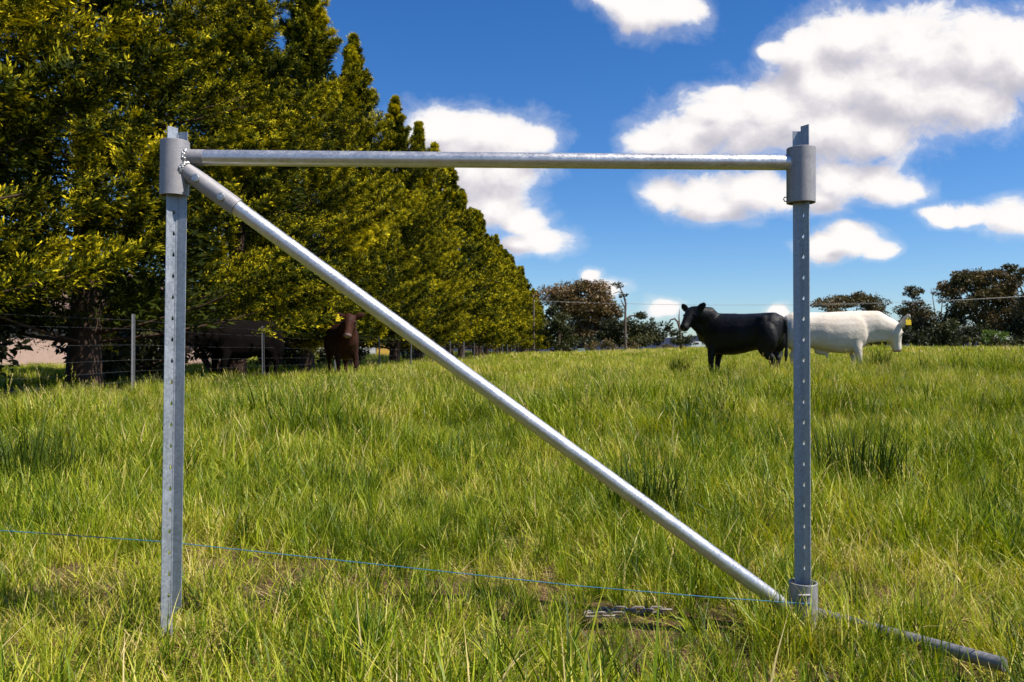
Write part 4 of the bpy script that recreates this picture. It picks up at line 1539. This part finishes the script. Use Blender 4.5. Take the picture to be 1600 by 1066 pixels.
K = {}
K['lush'] = [proto(blade_arrays(26, .055, .13, .30, .0042, .22, .8, 100 + i, .50, .16, straw=.06)) for i in range(5)]
K['dark'] = [proto(blade_arrays(34, .055, .16, .34, .0046, .18, .6, 120 + i, .22, .10, straw=.02)) for i in range(3)]
K['mat'] = [proto(blade_arrays(26, .08, .12, .30, .0040, .95, .75, 140 + i, .66, .13, straw=.16, outw=.2)) for i in range(4)]
K['straw'] = [proto(blade_arrays(16, .08, .08, .24, .0030, 1.1, .5, 160 + i, .8, .05, straw=.75, outw=.2)) for i in range(3)]
K['short'] = [proto(blade_arrays(34, .07, .05, .13, .0036, .35, .7, 180 + i, .46, .16, straw=.08)) for i in range(3)]
K['broad'] = [proto(blade_arrays(12, .05, .14, .30, .0082, .45, .9, 185 + i, .42, .14, straw=.05)) for i in range(3)]
K['long'] = [proto(blade_arrays(9, .05, .24, .40, .0040, .4, 1.1, 190 + i, .40, .2, straw=.05)) for i in range(3)]
K['mid'] = [proto(merge([blade_arrays(60, .13, .15, .36, .0062, .22, .7, 200 + i, .50, .16, straw=.06), seed_stalk(2, .12, .38, 230 + i, .84)])) for i in range(5)]
K['midd'] = [proto(blade_arrays(64, .12, .18, .40, .0065, .18, .6, 220 + i, .26, .12, straw=.02)) for i in range(2)]
K['far'] = [proto(merge([blade_arrays(110, .36, .15, .36, .013, .24, .7, 240 + i, .54, .16, seg=3, straw=.08), ])) for i in range(4)]
K['vfar'] = [proto(blade_arrays(150, 1.1, .15, .38, .034, .26, .6, 260 + i, .58, .15, seg=3, straw=.12)) for i in range(4)]
K['pinkish'] = [proto(blade_arrays(150, 1.1, .25, .45, .030, .22, .4, 270 + i, .75, .1, seg=3, straw=.6)) for i in range(2)]

pts_, rots_, scl_, idx_ = [], [], [], []


def vnoise(x, y, s, seed):
    r = np.random.default_rng(seed)
    tot = 0
    for k in range(5):
        a, b, c = r.uniform(-1, 1, 2), r.uniform(-1, 1, 2), r.uniform(0, 6.28, 2)
        tot = tot + np.sin((x * a[0] + y * a[1]) * s * (1 + .4 * k) + c[0]) * np.sin((x * b[0] - y * b[1]) * s * (1 + .3 * k) + c[1])
    return tot / 2.2


def scatter(density, r0, r1, kinds, wfun, sfun, half=0.70, margin=1.5, seed=0):
    """even random scatter over a fan of pasture"""
    r = np.random.default_rng(seed)
    xm = r1 * half + margin
    area = 2 * xm * (r1 - r0 * 0.55)
    n = int(area * density)
    x = r.uniform(-xm, xm, n)
    y = r.uniform(r0 * 0.55, r1, n)
    d = np.hypot(x, y)
    ok = (d > r0) & (d < r1) & (np.abs(x) < y * half + margin)
    x, y = x[ok], y[ok]
    off_ = x - (ROWX0 + ROWS * y)
    shade = np.abs(off_) < 3.0
    keep = (~shade) | (r.random(len(x)) < np.where(off_ > 1.6, 0.45, 0.10))
    x, y = x[keep], y[keep]
    n = len(x)
    # bare trodden spots, and the flattened lines where pipe and chain lie
    if r0 < 2:
        bare = np.zeros(n)
        for (px, py, rad_) in ((345, 885, .18), (470, 905, .20), (420, 930, .10), (300, 860, .14), (205, 890, .10), (255, 960, .05), (960, 955, .06), (1345, 925, .14), (1310, 900, .10), (580, 905, .12), (100, 900, .1)):
            yb = CAMZ * F / (py - HOR)
            xb = (px - 800) / F * yb
            bare = np.maximum(bare, 1.25 - np.hypot(x - xb, (y - yb) * .7) / rad_)
        ab = np.array([pb.x - pa.x, pb.y - pa.y])
        tt = np.clip(((x - pa.x) * ab[0] + (y - pa.y) * ab[1]) / (ab @ ab), 0, 1)
        dl = np.hypot(x - pa.x - tt * ab[0], y - pa.y - tt * ab[1] + .03)
        flat_ = np.maximum((dl < .075), (np.abs(x - .33) < .14) & (np.abs(y - 2.21) < .05))
        gone = (r.random(n) < np.clip(bare, 0, .88)) | (r.random(n) < np.clip((-vnoise(x, y, 4.5, 31) - .4) * 1.0, 0, .35)) | (flat_ & (r.random(n) < .80))
        x, y = x[~gone], y[~gone]
        n = len(x)
    w = np.stack([np.broadcast_to(np.maximum(v_, 1e-4), (n,)) for v_ in wfun(x, y)], 1)
    w = w / w.sum(1, keepdims=True)
    ch = (w.cumsum(1) < r.random(n)[:, None]).sum(1)
    ch = np.minimum(ch, len(kinds) - 1)
    id_ = np.empty(n, int)
    for j, kd in enumerate(kinds):
        m_ = ch == j
        id_[m_] = r.choice(K[kd], m_.sum())
    s = sfun(x, y) * r.uniform(0.72, 1.28, n)
    rot = np.stack([r.normal(0, .16, n), r.normal(0.06, .16, n), r.uniform(0, 6.28, n)], 1)
    pts_.append(np.stack([x, y, ground_z(x, y)], 1)); rots_.append(rot); scl_.append(s); idx_.append(id_)


def w_near(x, y):
    n1_ = vnoise(x, y, 2.6, 1)
    n2_ = vnoise(x, y, 1.7, 2)
    n3_ = vnoise(x, y, 4.0, 3)
    trod = np.exp(-((y - 2.45) / 0.75) ** 2) * 0.8     # the worn strip where people have walked round the frame
    return [.95 + .5 * n1_, .40 + .8 * np.maximum(n2_, 0) - .4 * trod, 1.0 + 1.1 * trod + .6 * np.maximum(n3_, 0), .30 + .65 * trod + .35 * np.maximum(-n2_, 0), .5 + .4 * trod, .24 + 0 * x, .30 + .3 * np.maximum(n3_, 0)]


def s_near(x, y):
    trod = np.exp(-((y - 2.4) / 0.8) ** 2)
    return (0.78 + .24 * vnoise(x, y, 1.9, 8)) * (1 - .26 * trod) * (0.84 + 0.16 * sstep(y, 3.0, 5.0))


scatter(560, 0.9, 4.6, ['lush', 'dark', 'mat', 'straw', 'short', 'long', 'broad'], w_near, s_near, seed=1)
scatter(220, 4.4, 7.0, ['lush', 'dark', 'mat', 'straw', 'short', 'long', 'broad'], w_near, s_near, seed=21)
scatter(70, 6.5, 17, ['mid', 'midd', 'mat'], lambda x, y: [1.0 + .3 * vnoise(x, y, .9, 4), .30 + .9 * np.maximum(vnoise(x, y, 1.0, 5), 0), .22 + .5 * np.maximum(vnoise(x, y, .9, 6), 0)], lambda x, y: np.clip(.80 + .40 * vnoise(x, y, 1.1, 9), .4, 1.4), seed=2)
scatter(9.0, 16, 48, ['far'], lambda x, y: [1.0 + 0 * x], lambda x, y: .85 + .2 * vnoise(x, y, .3, 10), seed=3, margin=4)
scatter(0.9, 44, 150, ['vfar', 'pinkish'], lambda x, y: [1.0 + 0 * x, np.where(y > 70, .45, .1) * (x > 5)], lambda x, y: .9 + .2 * vnoise(x, y, .1, 11), seed=4, margin=6)

rf = np.random.default_rng(77)
nf = 60
xf = BC_B.x + rf.uniform(-.17, .17, nf)
yf = DR - rf.uniform(.055, .19, nf)
pts_.append(np.stack([xf, yf, np.zeros(nf)], 1))
rots_.append(np.stack([rf.normal(0, .15, nf), rf.normal(0, .15, nf), rf.uniform(0, 6.28, nf)], 1))
scl_.append(rf.uniform(.50, .78, nf))
idx_.append(rf.choice(K['lush'] + K['mat'] + K['short'], nf))

allp = np.concatenate(pts_).astype(np.float32)
gmesh = bpy.data.meshes.new('pasture_grass')
gmesh.vertices.add(len(allp))
gmesh.vertices.foreach_set('co', allp.ravel())
a = gmesh.attributes.new('rot', 'FLOAT_VECTOR', 'POINT')
a.data.foreach_set('vector', np.concatenate(rots_).astype(np.float32).ravel())
a = gmesh.attributes.new('scl', 'FLOAT', 'POINT')
a.data.foreach_set('value', np.concatenate(scl_).astype(np.float32))
a = gmesh.attributes.new('idx', 'INT', 'POINT')
a.data.foreach_set('value', np.concatenate(idx_).astype(np.int32))
gobj = obj('pasture_grass', gmesh)
tag(gobj, 'long green and straw coloured pasture grass covering the paddock', 'grass', kind='stuff')

ng = bpy.data.node_groups.new('scatter_grass', 'GeometryNodeTree')
ng.interface.new_socket('Geometry', in_out='INPUT', socket_type='NodeSocketGeometry')
ng.interface.new_socket('Geometry', in_out='OUTPUT', socket_type='NodeSocketGeometry')
gi = ng.nodes.new('NodeGroupInput')
go = ng.nodes.new('NodeGroupOutput')
iop = ng.nodes.new('GeometryNodeInstanceOnPoints')
ci = ng.nodes.new('GeometryNodeCollectionInfo')
ci.inputs['Collection'].default_value = protos
ci.inputs['Separate Children'].default_value = True
ci.inputs['Reset Children'].default_value = True


def named(nm, dt):
    n = ng.nodes.new('GeometryNodeInputNamedAttribute')
    n.data_type = dt
    n.inputs['Name'].default_value = nm
    return n.outputs['Attribute']


ng.links.new(gi.outputs[0], iop.inputs['Points'])
ng.links.new(ci.outputs[0], iop.inputs['Instance'])
iop.inputs['Pick Instance'].default_value = True
ng.links.new(named('idx', 'INT'), iop.inputs['Instance Index'])
ng.links.new(named('rot', 'FLOAT_VECTOR'), iop.inputs['Rotation'])
ng.links.new(named('scl', 'FLOAT'), iop.inputs['Scale'])
ng.links.new(iop.outputs[0], go.inputs[0])
mod = gobj.modifiers.new('scatter', 'NODES')
mod.node_group = ng

# rush clumps that stand out from the pasture
RUSH = [(1372, 590, 13.5, .62, .16, 'dark upright rush clump under the pale bull\'s chin'),
        (1062, 575, 17.0, .62, .22, 'dark rush clump standing in front of the bare twisted tree'),
        (1495, 585, 13.0, .40, .18, 'low dark rush clump out beyond the pale bull\'s nose'),
        (1345, 800, 4.3, .46, .22, 'broad dark grass tussock beside the right brace post'),
        (470, 690, 7.0, .50, .25, 'dark grass tussock between the left post and the diagonal strut'),
        (1010, 830, 3.6, .40, .15, 'dark tussock just above the diagonal strut'),
        (40, 770, 4.6, .48, .28, 'dark tall tussock by the blue twine, outside the left post')]
for i, (px, py, dpt, h, rr, lab) in enumerate(RUSH):
    x = (px - 800) / F * dpt
    v, q_, t_ = blade_arrays(int(260 * (rr / .2)), rr, h * .55, h, .0055 if dpt < 8 else .009, .16, .35, 300 + i, .35, .25, seg=4)
    me = np_mesh('rush_clump', v, q_, {'tint': t_})
    o = obj('rush_clump', me, M['rush'])
    o.location = (x, dpt, gz(x, dpt))
    tag(o, lab, 'tussock', 'dark tussocks in the pasture')
